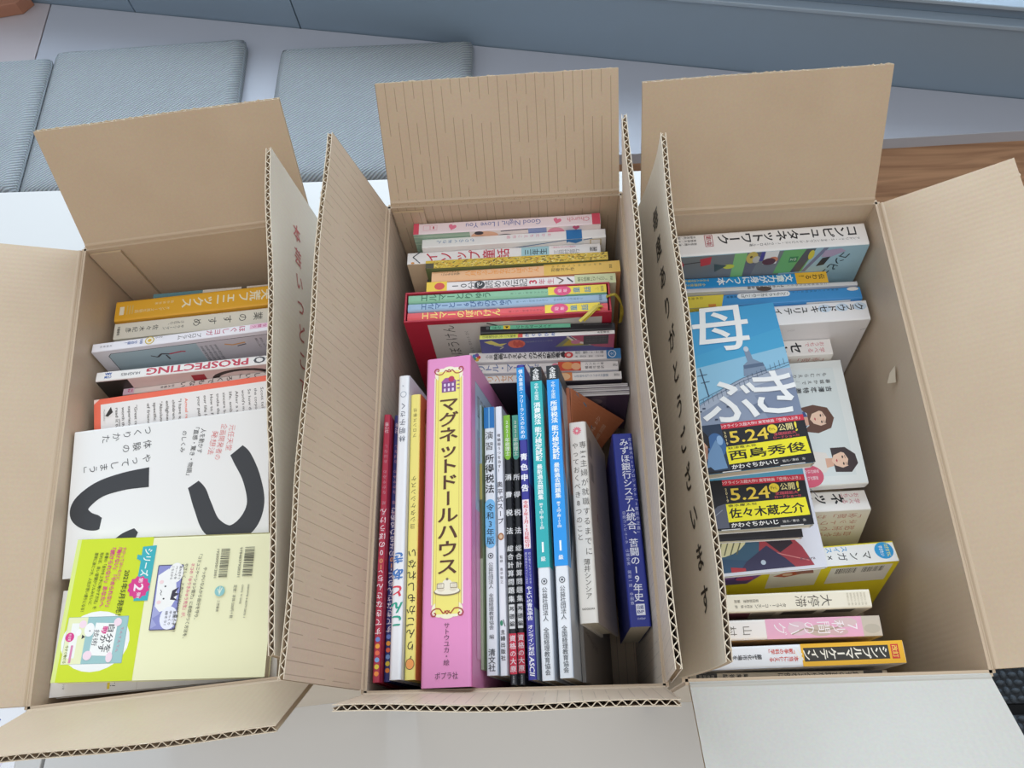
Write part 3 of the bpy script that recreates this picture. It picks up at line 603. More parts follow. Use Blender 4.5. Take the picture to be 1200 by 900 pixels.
def d(s, f, L, T, D):
    s.r(10, .4, 94, 5.2, '#74c7a6'); s.r(24, .6, 31, 5, '#f0d23c'); s.p([(25.5, 1.5), (29.8, 1.5), (27.6, 4.4)], BK); s.h('はな', 13, 2.8, 22, 2.8, 4, '#245a48'); s.h('リトルマーメイド', 38, 2.8, 74, 2.8, 4.2, '#245a48', .01); s.r(6, .8, 9, 5, '#5a6468'); s.h('KADOKAWA', 108, 2.6, 134, 2.6, 2, '#6a6a70')
B('black', 'thin black book with a mint green label on its spine, in front of the slipcase', 'X', ['#23242a', '#2c2c34', '#23242a'], d, GM, depth=.08)
def d(s, f, L, T, D):
    s.r(0, .2, 41, T - .2, '#d3d95c'); s.v('日本昔ばなしアニメ絵本', 3, T / 2, 38, T / 2, 3.4, '#4a5530', .01); s.r(40, .5, 45, T - .5, '#d9544a'); s.v('かぐやひめ', 46, T / 2, 80, T / 2, 4.6, '#3f66b4', .02); s.v('永岡書店', 122, T / 2, 135, T / 2, 3, BK)
    f.r(0, 0, L, D, '#4c4c8c'); f.p([(4, 5), (12, 3), (20, 10), (28, 9), (22, 14), (10, 10)], '#d8cf6a'); f.ln([(14, 12), (24, 16), (20, 20)], 1.2, '#c9c5a0'); f.e(38, 11, 9, 8, '#d9674e'); [f.e(36 + i * 2.5, 10 + i % 2 * 3, 1.6, 5, '#c24a3e') for i in range(4)]; f.p([(78, 20), (92, 2), (118, 20)], '#7a8268'); f.p([(86, 18), (94, 6), (112, 18)], '#b3a03f'); f.ln([(91, 1), (99, 12), (122, 20)], 2.4, '#ded7d0'); f.ln([(95, 1), (104, 12), (126, 19)], 1, '#ded7d0'); f.e(100, 12, 5, 4, '#c77a9a')
    f.p([(94, 0), (L, 0), (L, 26), (120, 22), (104, 10)], '#b0506c'); f.r(108, 1, 134, 18, '#3f3f46'); [f.v('むかしむかし竹取の', 111 + j * 0, 4 + j * 4, 132, 4 + j * 4, 2.6, '#6d6d72') for j in range(3)]; f.h('竹取物語のやさしい絵本', 46, 8, 76, 7, 3.2, '#8a93a0')
B('kaguya', 'thin picture book with a yellow-green and white spine and a purple cover', 'X', ['#f2f1ef', '#4c4c8c', '#f2f1ef'], d, GM, depth=.07)
def d(s, f, L, T, D):
    for a, c in ((0, '#d8564a'), (1.26, '#e7b23f'), (2.5, '#4aa06a'), (3.77, '#4a86c8'), (5, '#7a5aa8')): s.e(7.5 + 2.6 * math.cos(a), 6.4 + 2.8 * math.sin(a), 2.1, 2.1, c)
    s.v('小説', 17, 6.2, 25, 6.2, 4.4, '#55555c'); s.v('映画ドラえもん', 26, 6.2, 61, 6.2, 8, '#2c2c32', .03); s.v('のび太の新恐竜', 63, 6.2, 97, 6.2, 8, '#2c2c32', .03)
    s.p([(97, 4), (101, 2), (104, 6), (101, 10), (98, 8)], '#3a3438'); s.e(106, 6.5, 4.6, 3.6, '#d44a4c'); s.e(106, 6.5, 2.2, 1.8, '#eed8d2'); s.v('原作　藤子・Ｆ・不二雄', 113, 4, 143, 4, 3.4, '#3a3a40'); s.v('著　涌井学　脚本　川村元気', 113, 8.6, 143, 8.6, 2.4, '#55555c')
    s.r(146, .1, L - .1, T - .1, '#3f84be'); s.e(152, 6.3, 4.2, 4.4, '#dfe9f2'); s.e(152, 6.3, 3.3, 3.5, '#3f84be'); s.v('文', 149, 6.3, 155, 6.3, 4, '#dfe9f2'); f.r(0, 0, L, D, '#d8d6dc')
B('dora', 'white-spined pocket book with black title and blue right end, before the purple cover', 'X', ['#f1efee', '#d8d6dc', '#3f84be'], d, GM, depth=.105)
def d(s, f, L, T, D):
    s.v('リトル・マーメイド', 3, 5.6, 70, 5.6, 10.5, '#5b76ac', .012); s.e(85, 5.6, 4, 4, '#e88aa0'); s.r(88, .2, 112, T - .2, '#d9533f'); s.e(98, 5, 6, 4.4, '#eda060'); s.e(107, 6, 5, 4.2, '#f0b98e'); s.v('シンボー希', 116, 3.4, 137, 3.4, 3.4, '#55555a'); s.v('橘高弓枝訳', 116, 7.6, 137, 7.6, 3.6, '#3a3a40'); s.v('偕成社', 146, 5.6, 151, 5.6, 3.4, '#4a4a50'); f.r(0, 0, L, D, '#d3d6e2')
B('merm', 'white-spined pocket book with faded blue title and a red-orange picture', 'X', ['#f2efee', '#d3d6e2', '#e8e6e6'], d, GM, depth=.105)
def d(s, f, L, T, D):
    s.v('プリンセス・アート', 3, 5, 66, 5, 9, '#e0a468', .01); s.r(82, .2, 100, T - .2, '#e0874c'); s.e(91, 5, 7, 4.2, '#f2c79a'); s.v('ときめきのプリンセスの物語', 102, 5, 138, 5, 3.6, '#8a9ab0', .01); s.v('偕成社', 144, 5, 150, 5, 3.4, '#3c3c42'); f.r(0, 0, L, D, '#3c3844')
B('merm2', 'white-spined pocket book with faded orange title, nearest of the back row in the middle box', 'X', ['#f2efec', '#3c3844', '#e8e6e6'], d, GM, depth=.105)
for i, k in enumerate(('pam1', 'pam2', 'pam3')):
    def d(s, f, L, T, D):
        s.r(0, 0, L, T, '#d6d3d4'); s.r(0, T * .35, L, T * .5, '#8b8689'); f.r(0, 0, L, D, '#5d4f63'); f.r(44, 0, L, D, '#4b3d57'); f.e(15, 20, 9, 8, '#7d6f78'); f.e(30, 16, 10, 8, '#8b7c84'); f.r(2, 28, 42, 33, '#84767c'); [f.r(4, 4 + j * 3, 42, 4.6 + j * 3, '#8b7d88') for j in range(2)]; f.r(40, 34, 44, 60, '#9a8c90')
    book(PL[k], 'booklet', 'thin stapled booklet with dark purple cover, %s of three by the middle box wall' % ('farthest', 'middle', 'nearest')[i], 'X', .10, ['#d6d3d4', '#5d4f63', '#5d4f63'], d, GM, cat='booklet')

# ---- middle box, front row (spines up, running away from the viewer)
def pict(col, name, top):
    def d(s, f, L, T, D):
        s.v(name, T / 2, 205, T / 2, 92, 6.5, '#e9dfe4'); s.r(.6, 137, T - .6, 149, col); s.v('10', T / 2, 149, T / 2, 138, 6.8, '#c98a62', .03)
        for i, c in enumerate(('#e88a3c', '#d8c23e', '#7aa0d0', '#e06a4a', '#e8a03c', '#6a86c8')): s.e(T / 2, 236 - i * 5.6, 2, 2, c)
        s.v(top, T / 2, 8, T / 2, 19, 4, '#dcc8cf'); s.v('作・絵　なかやみわ　おはなし', T / 2, 100, T / 2, 30, 3.6, '#bf8f9d'); f.r(0, 0, D, L, col)
    return d
B('red', 'thin dark red picture book against the left wall of the middle box', 'Y', ['#a62a42'], pict('#a62a42', 'すてきなさんちと10のぼうけん', '童心社'), GM, hard=True)
B('navy', 'thin navy blue picture book, second from the left wall of the middle box', 'Y', ['#2f3570'], pict('#2f3570', 'すてきなさんちと10のよるひるあさ', '童心社'), GM, hard=True)
def d(s, f, L, T, D):
    s.v('あき', T / 2, 201, T / 2, 172, 11, '#4f80c4', .05); s.v('と', T / 2, 215, T / 2, 202, 11, '#e0485a', .05); s.v('こん', T / 2, 240, T / 2, 217, 11, '#2fa38c', .05); s.v('林明子さく', T / 2, 70, T / 2, 28, 6.5, '#6c7382', .01); s.e(T / 2, 20, 3.2, 3.2, '#a9b2c0'); s.e(T / 2, 20, 2.5, 2.5, '#eef0f4'); s.h('K', 4, 11, 7, 11, 3, '#9aa2b0'); f.r(0, 0, D, L, '#d9dae2')
B('white4', 'tall glossy white picture book with colourful blue, red and green lettering', 'Y', ['#eef0f5', '#d9dae2', '#eef0f5'], d, GM, hard=True)
def d(s, f, L, T, D):
    s.v('りんごかもしれない', T / 2, 240, T / 2, 150, 8.5, '#3c362c', .01); s.v('ヨシタケシンスケ', T / 2, 134, T / 2, 82, 5.6, '#5c5238'); s.v('ブロンズ新社', T / 2, 45, T / 2, 14, 4, '#6b6040'); s.e(T / 2, 250, 4, 4.6, '#3c362c'); s.e(T / 2, 250, 3.5, 4.1, '#f0a25c'); s.ln([(T / 2, 246), (T / 2 + 1.2, 243.5)], .8, '#3c362c')
    f.r(0, 0, D, L, '#e88c52'); f.r(14, 12, D, 232, '#efd98a'); f.e(20, 18, 8, 10, '#b9773c')
B('apple', 'yellow-spined picture book with an orange cover and a small apple drawing', 'Y', ['#f1e483', '#e88c52', '#f1e483'], d, GM, hard=True)
def scroll(s, cx, q, sx, up, col):
    k = 1 if up else -1
    for sg in (-1, 1):
        s.ln([(cx + sg * sx * x, q + k * y) for x, y in ((0, 0), (.25, -2.4), (.5, 1.6), (.75, 2), (1, .6), (1.12, -2), (1.02, -4.4), (.82, -4.4), (.76, -2.4), (.9, -1.6))], 1.1, col)
    s.ln([(cx - 2.2, q), (cx, q - k * 3), (cx + 2.2, q)], 1, col)
def d(s, f, L, T, D):
    s.r(8.6, 21, 37.2, 236, '#f4efd2'); s.r(9.8, 21, 36, 236, '#b98a63'); s.r(10.3, 20, 35.5, 237, '#f1e67e'); s.e(16, 18, 7, 6.5, '#f4efd2'); s.e(30, 18, 7, 6.5, '#f4efd2'); s.e(23, 16, 8, 6, '#f4efd2'); s.e(16, 240, 7, 6.5, '#f4efd2'); s.e(30, 240, 7, 6.5, '#f4efd2'); s.e(23, 242, 8, 6, '#f4efd2'); s.r(12.5, 15, 33.5, 244, '#f1e67e')
    s.ln([(12.6, 20), (12.6, 238)], .35, '#c9a55a'); s.ln([(33.4, 20), (33.4, 238)], .35, '#c9a55a')
    scroll(s, 23, 16, 13, True, '#a8483c'); scroll(s, 23, 241, 13, False, '#a8483c')
    V1, V2 = '#7d4a8c', '#a45a9c'
    s.r(16, 26, 30, 37, V1); s.p([(15, 26.5), (19, 22), (27, 22), (31, 26.5)], V2); s.e(25.5, 23.5, 3, 3, '#b8385a'); [s.r(x, y, x + 2, y + 3, '#e6d7ec') for x in (18, 22, 26) for y in (28, 33)]; [s.e(32.5, q, 1.5, .6, V1) for q in (26, 30, 34)]
    s.v('マグネットドールハウス', 23, 42, 23, 211, 18, '#5a3b2c', .022, 1.12)
    s.e(23, 225, 12, 3.6, '#8a7d62'); s.e(23, 224.4, 11.2, 3, '#f2ecd8'); s.e(17.5, 221, 4.2, 4, '#e2d9c4'); s.e(28.5, 221, 4.2, 4, '#e2d9c4'); s.e(23, 219, 4.6, 4.6, '#f0e9d8'); s.e(23, 214.4, 1.2, 1.2, '#8a7d62'); s.frm(14, 218, 20, 222, .5, '#8a7d62'); s.frm(26, 218, 32, 222, .5, '#8a7d62')
    s.v('サトウユカ・絵', 23, 251, 23, 286, 5.6, '#553d4c'); s.h('ポプラ社', 13, 294, 33, 294, 6, '#4d3845')
    f.r(0, 0, D, L, '#df8fc0'); f.r(14, 22, D, 150, '#b9c9dc'); f.frm(14, 22, D, 150, .8, '#8d9db5'); [f.r(22 + 12 * i, 34, 30 + 12 * i, 56, '#7d8b9c') for i in range(9)]; [f.bars(23 + 12 * i, 36, 29 + 12 * i, 54, '#e3e8ee') for i in range(9)]; f.r(20, 70, D, 140, '#9fb2cc'); [f.r(26 + 14 * i, 76, 36 + 14 * i, 100, '#c46a78') for i in range(6)]; f.r(14, 150, 40, 280, '#e3a3cb')
B('magnet', 'thick pink and yellow doll house set with scroll ornaments, widest spine in the middle box', 'Y', ['#e493c6', '#df8fc0', '#df8fc0'], d, GM, hard=True)
def d(s, f, L, T, D):
    for q0, q1, c in ((0, 60, '#a9c4d2'), (60, 95, '#c2b65a'), (95, 150, '#5b5a38'), (150, 245, '#a9b59b')): s.r(0, q0, T, q1, c)
    s.r(T * .3, 0, T * .45, L, '#57594f'); s.r(T * .7, 0, T * .8, L, '#6a6c60'); f.r(0, 0, D, L, '#6f7f5a')
B('mag1', 'thin grey-green magazine squeezed between the pink set and a white blue-topped book', 'Y', ['#a9b59b'], d, GM, name='magazine', cat='magazine')
def seal(s, p, q, r, c): s.e(p, q, r, r, c); s.e(p, q, r * .72, r * .72, '#e9edf3'); s.e(p, q, r * .42, r * .42, c)
def d(s, f, L, T, D):
    c = T / 2; s.r(0, 0, T, 22, '#2a78bd'); s.r(c - .6, 0, c + .6, 22, '#7db6e0'); s.v('演習', c, 24, c, 46, 8.6, '#24282e'); s.v('所得税法', c, 48, c, 88, 9, '#24282e', .02); s.e(c, 98, c - .4, 5, '#7cc0f0'); s.r(.4, 98, T - .4, 134, '#7cc0f0'); s.e(c, 134, c - .4, 5, '#7cc0f0'); s.v('令和3年版', c, 97, c, 136, 7.5, '#26323e', .01)
    seal(s, c, 146, 2.6, '#4a5058'); s.v('公益社団法人　全国経理教育協会　編', c, 152, c, 219, 4.6, '#3d444c'); s.v('清文社', c, 227, c, 246, 6.5, '#3d444c', .01); f.r(0, 0, D, L, '#c9d6e3')
B('shotoku', 'white book with a blue top and a light blue oval on its spine', 'Y', ['#e9eef5', '#c9d6e3', '#e9eef5'], d, GM)
def d(s, f, L, T, D):
    c = T / 2; s.v('脊髄弱うつを治す！', c, 28, c, 68, 3.4, '#4a4a52', .01); s.v('奥平式スープ', c, 76, c, 118, 6, '#3b3b44', .01); s.e(c, 129, 2.8, 3.4, '#a9744e'); s.e(c, 129, 1.6, 2, '#e0c3a3'); s.v('監修　奥平智之', c, 146, c, 172, 3, '#55555c'); s.e(c - 1, 206, 1.4, 2.4, '#3c8a6a'); s.ln([(c + .5, 203), (c + 2.2, 209)], .8, '#6b6b72'); s.v('主婦出版社', c, 211, c, 238, 4.4, '#2f2f36', .02); f.r(0, 0, D, L, '#d9dae0')
B('soup', 'slim white book with grey lettering and a small brown emblem on its spine', 'Y', ['#eceef4', '#d9dae0', '#eceef4'], d, GM)
def ohara(subj, top):
    def d(s, f, L, T, D):
        c = T / 2; s.r(0, 0, T, 42, top); s.e(c, 42, c, 4, top); s.v('2021年税理士', c, 5, c, 42, 4.8, '#eef4e4', .015); s.v(subj, c, 55, c, 124, 6.6, '#f0f0f0', .03); s.v('総合計算問題集', c, 128, c, 181, 6, '#e9e9e9', .02); s.r(.6, 182, T - .6, 203, '#e9e9e9'); s.v('基礎編', c, 183, c, 202, 4.8, '#26282c', .02); s.r(0, 207, T, 241, '#d8354e'); s.v('資格の大原', c, 208, c, 240, 5.6, '#f6e6e8', .02); s.v('大原出版', c, 242, c, L - 1, 1.8, '#cfcfcf')
        f.r(0, 0, D, L, '#3a3d42'); [f.ln([(0, q), (D, q + 3)], .7, '#8d9096') for q in range(4, 248, 5)]
    return d
B('2021a', 'black study book with a lime green top and red bottom label', 'Y', ['#2b2d31'], ohara('消費税法', '#8dc63f'), GM)
B('2021b', 'black study book with a teal top and red bottom label, beside the lime-topped one', 'Y', ['#2b2d31'], ohara('所得税法', '#5fb49c'), GM)
def d(s, f, L, T, D):
    c = T / 2; s.r(0, 3, T, 78, '#2291d8'); s.v('個人事業主・フリーランスのための', c, 5, c, 77, 4.4, '#eef6fc', .02); s.v('青色申告', c, 90, c, 130, 7, '#f4f6fb', .04); s.r(.8, 136, T - .8, 181, '#f1e4ea'); s.v('令和3年3月15日締切分', c, 137, c, 180, 4.6, '#d13a4c', .02); s.v('確定申告のすべてに対応', c - 1.6, 184, c - 1.6, 212, 2.4, '#cfd0ea'); s.v('初心者でもすぐできる', c + 1.6, 184, c + 1.6, 212, 2.4, '#cfd0ea'); s.v('やよいの青色申告　オンライン対応', c, 190 + 24, c, 272, 5.2, '#f2f3fb', .02); s.h('ASCII', c, 273, c, 288, 6, '#f4f4fb', .02, .2)
    f.r(0, 0, D, L, '#39388a'); f.r(0, 30, D, 120, '#2a7fc4'); f.r(0, 232, D, L, '#a9b9c9'); f.ln([(3, 40), (3, 228)], .9, '#b9bcdc')
B('aoiro', 'tall indigo book with a bright blue top and white lettering, left of the teal one', 'Y', ['#3f3f9a', '#39388a', '#39388a'], d, GM)
def zen(subj, col):
    def d(s, f, L, T, D):
        c = T / 2; s.r(0, 0, T, 15, '#23262b'); s.v('全経', c, 1.5, c, 14, 6.4, '#f0f0f0', .02); s.r(0, 15, T, 194, col); s.v('令和3年度版', c, 17, c, 35, 4.4, '#eefafa', .01); s.v(subj, c, 37, c, 60, 6.6, '#f6fcfc', .035); s.v('能力検定試験', c, 62, c, 96, 6.6, '#f6fcfc', .035); s.v('最新過去問題集', c, 99, c, 133, 5.4, '#f6fcfc', .03); s.v('第94回〜第105回', c, 136, c, 160, 3.8, '#eefafa', .02); s.h('1', c - 1.8, 176, c + 1.8, 176, 13, '#f8ffff', .012); s.v('級', c, 184, c, 189, 4.4, '#f8ffff', .02)
        seal(s, c, 206, 2.7, '#5a6068'); s.v('公益社団法人　全国経理教育協会', c, 211, c, L - 4, 5, '#4a5058', .005); f.r(0, 0, D, L, '#c3cbd6'); f.r(0, 0, D, 15, '#3a3d42'); f.r(0, 15, 16, 194, col); f.p([(6, 30), (20, 60), (16, 120), (4, 100)], '#8f4c42'); f.p([(22, 100), (40, 150), (18, 190)], '#33506a')
    return d
B('zen1', 'tall book with black top, teal middle and white foot, beside its blue twin', 'Y', ['#e9eef5', '#c3cbd6', '#e9eef5'], zen('消費税法', '#35b3b9'), GM)
B('zen2', 'tall book with black top, sky blue middle and white foot, beside its teal twin', 'Y', ['#e9eef5', '#c3cbd6', '#e9eef5'], zen('所得税法', '#2f9df0'), GM)
def d(s, f, L, T, D):
    f.r(0, 0, D, L, '#7d7a78'); f.p([(0, 0), (D, 0), (D, 105), (48, 118), (0, 112)], '#c27a58'); f.p([(0, 112), (48, 118), (D, 105), (D, 114), (50, 126), (0, 120)], '#8f6a58'); f.ln([(14, 0), (26, 20), (52, 40), (92, 52)], 1.8, '#6a90a8'); f.v('公式ガイド', 54, 36, 54, 84, 8, '#dcb49c', .005); f.v('公式問題集', 40, 60, 40, 112, 6, '#c9987c', .01); f.v('Official 2020', 18, 4, 18, 40, 4.5, '#dcb49c'); f.r(0, 120, D, L, '#85817f'); f.h('Learning EVE', 8, 236, 62, 250, 8, '#4b4746', .01)
    s.r(0, 0, T, 112, '#b06a4c'); s.r(0, 112, T, L, '#7d7a78')
kL, kT, kD = PL['koushiki'][9], PL['koushiki'][10], .135
def kp(u, w): return Vector((u, kT + .0006 + .34 * w * max(0, (u - .238) / (kL - .238)) ** 1.2, w))       # the soft cover flops open towards its head
oc = MB(); P_ = [[kp(.236 + (kL - .236) * i / 12, .002 + kD * .8 * j / 8) for j in range(9)] for i in range(13)]
sheet(oc, P_, [[Vector((0, 1, 0))] * 9 for _ in range(13)], 0, -.0004, M('#c67c58'), M('#e6dcd4'), M('#c67c58'), lambda i, j: (0, 0))
od = Dec(oc, lambda p, q, k: kp(kL - q * .001, p * .001) + Vector((0, .0002 + .000012 * k, 0)))
od.ln([(12, 2), (34, 8), (60, 22), (84, 36)], 1.6, '#6a90a8'); od.v('公式本', 66, 8, 66, 40, 9, '#e2c0aa', .01); od.v('問題集', 84, 12, 84, 40, 9, '#d6ac94', .01)
B('koushiki', 'large thin guide book with an orange and grey cover, leaning right', 'Y', ['#7d7a78'], d, GM, depth=.135, extra={'front_cover': oc})
def d(s, f, L, T, D):
    for a in range(12): s.ln([(8 + 1.2 * math.cos(a * .5236), 9 + 1.2 * math.sin(a * .5236)), (8 + 4 * math.cos(a * .5236), 9 + 4 * math.sin(a * .5236))], 1.2, '#ee7f92')
    s.v('専業主婦が就職するまでに', 12.6, 19, 12.6, 130, 7.4, '#55524e', -.004, .95); s.v('やっておくべき8つのこと', 5.4, 20, 5.4, 116, 6.6, '#55524e', -.004, .95); s.v('薄井シンシア', 10, 132, 10, 168, 6.2, '#55524e', -.002); s.h('KADOKAWA', 3.4, 176, 14.6, 176, 2.6, '#55524e', .01)
    f.r(0, 0, D, L, '#b7ada4'); f.r(8, 14, 22, 32, '#8d857e'); f.r(10, 38, 24, 56, '#8d857e'); [f.v('ほんとうに大切なことは' , 64 - i * 7, 64, 64 - i * 7, 118, 3.6, '#857c75') for i in range(6)]; [f.v('主婦の仕事をしながら考えた十七年', 74 - i * 6.5, 124, 74 - i * 6.5, 180, 2.8, '#867d76') for i in range(8)]; f.e(30, 88, 1, 4, '#8a3c36')
B('usui', 'off-white book with a pink flower mark and two columns of grey lettering', 'Y', ['#ece9e3', '#b7ada4', '#ece9e3'], d, GM, depth=.105, hard=True)
def d(s, f, L, T, D):
    s.v('みずほ銀行システム統合、苦闘の19年史', 10.6, 5, 10.6, 163, 9, '#eceefa', .012); s.v('史上最大のITプロジェクト「3度目の正直」', 16.8, 4, 16.8, 102, 3.6, '#cdd2f0'); s.v('日経コンピュータ　山端宏実　岡部一詩　中田敦', 4.2, 78, 4.2, 166, 3.4, '#cdd2f0'); s.r(7, 165, 15, 175, '#eceefa'); s.h('日経', 8, 168, 14, 168, 3.6, '#2c3588', .02); s.h('BP', 8, 172, 14, 172, 3.6, '#2c3588', .02); s.h('日経BP', 7.4, 178, 14.6, 178, 2, '#cdd2f0')
    f.r(0, 0, D, L, '#2a336e')
B('mizuho', 'navy blue book with white lettering and a small white square mark', 'Y', ['#2f3a92', '#2a336e', '#2f3a92'], d, GM, depth=.125, hard=False)

# ---- right box
def d(s, f, L, T, D):
    s.v('コンピュータネットワーク', 196, 10.5, 50, 10.5, 15, '#26282c', .022); s.v('アンドリュー・Ｓ・タネンバウム／デイビッド・Ｊ・ウエザロール著', 196, 20.5, 82, 20.5, 3.8, '#4a4c50'); s.frm(37, 3.5, 45, 18.5, .7, '#b85a62'); s.v('第5版', 41, 4, 41, 18, 5, '#a83c48', .01) if 0 else s.h('第5版', 41, 4.4, 41, 17.6, 6, '#b04a56', .02)
    for j, t in enumerate(('水野忠則／相田仁', '東野輝夫／太田賢', '西垣正勝／渡辺尚')): s.v(t, 28, 5 + j * 4.5, 2, 5 + j * 4.5, 3.2, '#3f4146')
    f.r(0, 0, L, D, '#a4c9da'); f.r(0, 1, 118, 46, '#7c8288'); f.p([(0, 4), (8, 2), (14, 14), (10, 28), (0, 30)], '#c23a4a'); f.p([(30, 6), (42, 3), (42, 16), (32, 19)], '#c8404e'); f.ln([(14, 13), (31, 11)], 1.4, '#3a3034'); f.r(66, .4, 79, 46, '#8cc983'); f.p([(79, .4), (94, .4), (88, 40), (79, 40)], '#6c6e7c'); f.e(85, 9, 6, 10, '#d5bf62'); f.e(84, 8, 1.4, 2, '#5a4a30'); f.e(90, 13, 4, 6, '#c9c9c2'); f.p([(94, .4), (98, .4), (97, 16), (93, 16)], '#4e4a9c'); f.r(98, .2, 112, 22, '#eef0f0'); f.e(108, 15, 5, 5, '#d98c6c'); f.e(104, 18, 7, 6, '#5c3440'); f.p([(117, .4), (150, .4), (142, 40), (112, 40)], '#6fb671'); f.r(125, 12, 134, 22, '#3f8a58'); f.v('OZ', 133, 17, 126, 17, 6, '#dfeee0', .02)
    f.p([(140, .4), (150, .4), (140, 40), (130, 40)], '#565a62'); f.e(147, 11, 3, 8, '#d9cf4a'); f.p([(158, .4), (163, .4), (146, 40), (142, 40)], '#7d83a0'); f.p([(160, 5), (176, 3), (182, 8), (168, 17), (158, 16)], '#b7a8c6'); f.p([(160, 18), (168, 16), (164, 30), (156, 32)], '#33363c'); f.e(62, 22, 6, 4, '#d4dc52'); f.p([(46, 16), (60, 20), (48, 30)], '#47595c'); f.v('コンピュータ', 190, 14, 170, 62, 9, '#33424c', .02) if 0 else f.h('コンピュータ', 184, 12, 160, 66, 13, '#2f3b44', .01)
B('compnet', 'thick white book with bold black lettering, at the back wall of the right box', 'X', ['#f4f3f2', '#a4c9da', '#f4f3f2'], d, GR, depth=.16, hard=True, page=PAGE_OLD)
def d(s, f, L, T, D):
    s.r(149, .1, L - .1, T - .1, '#f0bc3a'); s.v('伝わる！', 180, 6.4, 152, 6.4, 7, '#4f3f1c', .02); s.v('文章力が身につく本', 146, 6.4, 64, 6.4, 10, '#f4f8fb', .03); s.v('できる人は文章もうまい！', 56, 4, 16, 4, 3.6, '#e9d96a', .01); s.v('小笠原信之', 52, 9.6, 30, 9.6, 4, '#e9d96a', .01); f.r(0, 0, L, D, '#d9dade')
B('bunsho', 'blue book with white lettering and an orange-yellow right end, below the cartoon cover', 'X', ['#2a93d6', '#d9dade', '#2a93d6'], d, GR)
def d(s, f, L, T, D):
    s.v('よくわかる事業計画', 118, 2.8, 78, 2.8, 3.8, '#3a3c40', .02); s.v('この百年をきりひらく', 164, 2.2, 120, 2.2, 3, '#66686e'); s.e(96, 5, 8, 3, '#5a4a44'); f.r(0, 0, L, D, '#c9ccd2')
B('white3', 'thin grey-white book squeezed between two blue books', 'X', ['#d8d9dc', '#c9ccd2', '#d8d9dc'], d, GR)
def d(s, f, L, T, D):
    s.p([(0, .2), (44, .2), (40, T - .2), (0, T - .2)], '#e4d24a'); s.v('日本漫画', 22, 3, 4, 3, 3.6, '#6a5c20'); s.r(62, .6, 110, 7.4, '#eef2f5'); s.e(62, 4, 4, 3.4, '#eef2f5'); s.e(110, 4, 4, 3.4, '#eef2f5'); s.v('こどもドラッカーのことば', 112, 4, 62, 4, 5, '#3f4a56', .01); s.v('未来をつくる大切なこと', 166, 3, 116, 3, 3, '#22507c'); s.v('斎藤孝', 58, 4, 46, 4, 3.4, '#1f4468'); s.e(180, 3.4, 6, 2.4, '#e8e4e0'); s.r(26, T - 4, 34, T - .4, '#d98a3c')
    f.r(0, 0, L, D, '#4497d8'); f.r(130, 2, 176, 40, '#e9ebee'); f.bars(140, 5, 158, 16, '#3a3c40'); f.bars(160, 5, 174, 16, '#3a3c40'); f.p([(0, 0), (40, 0), (34, 40), (0, 40)], '#e4d24a')
B('drucker', 'blue book with a yellow left part and a white name label on its spine', 'X', ['#4497d8', '#4497d8', '#4497d8'], d, GR)
def d(s, f, L, T, D):
    for x in (188, 170, 152): s.e(x, 8, 7, 5, '#cfe0f0')
    s.v('クラウドセキュリティ', 192, 8.4, 100, 8.4, 9.6, '#26282c', .022); s.v('クラウド時代の', 98, 13, 78, 13, 4, '#c0508c'); f.r(0, 0, L, D, '#ecebee'); f.h('クラウド', 150, 52, 150, 110, 11, '#2b2d32', .02); f.v('安全な利用のための', 120, 12, 112, 12, 4, '#c9c8cc'); f.ln([(190, 20), (196, 18)], .6, '#8d8d92')
B('cloud', 'white book with a large blank cover and black lettering, reaching almost to the right wall', 'X', ['#f3f3f5', '#ecebee', '#f3f3f5'], d, GR, depth=.15)
def ouchi(sub, x0):
    def d(s, f, L, T, D):
        s.v('おうちで', 181, 7, 160, 7, 6.4, '#d06a7c', -.002); s.v('学べる', 180, 14.4, 162, 14.4, 6.4, '#d06a7c', -.002); s.v(sub, x0, 10.5, x0 - 15.5 * len(sub), 10.5, 14.5, '#26282c', .03)
        f.r(0, 0, L, D, '#f0ede9'); f.h('自宅や会社でも', 176, 42, 110, 42, 8, '#c88a86'); f.h('設定できる', 178, 31, 120, 31, 8, '#c88a86'); f.h('ネットワークの', 178, 20, 112, 20, 8, '#c88a86'); f.h('「全部」わかる', 180, 9, 116, 9, 8, '#c88a86')
    return d
B('seki', 'short white book with pink and bold black lettering, just above the cover with two women', 'X', ['#f3f1ef', '#f0ede9', '#f3f1ef'], ouchi('セキュリティ', 158), GR, page=PAGE_OLD)
B('ne', 'white book with red lettering down its cover, just below the cover with two women', 'X', ['#f1efec', '#eceae6', '#f1efec'], ouchi('ネットワーク', 166), GR, page=PAGE_OLD, depth=.115)
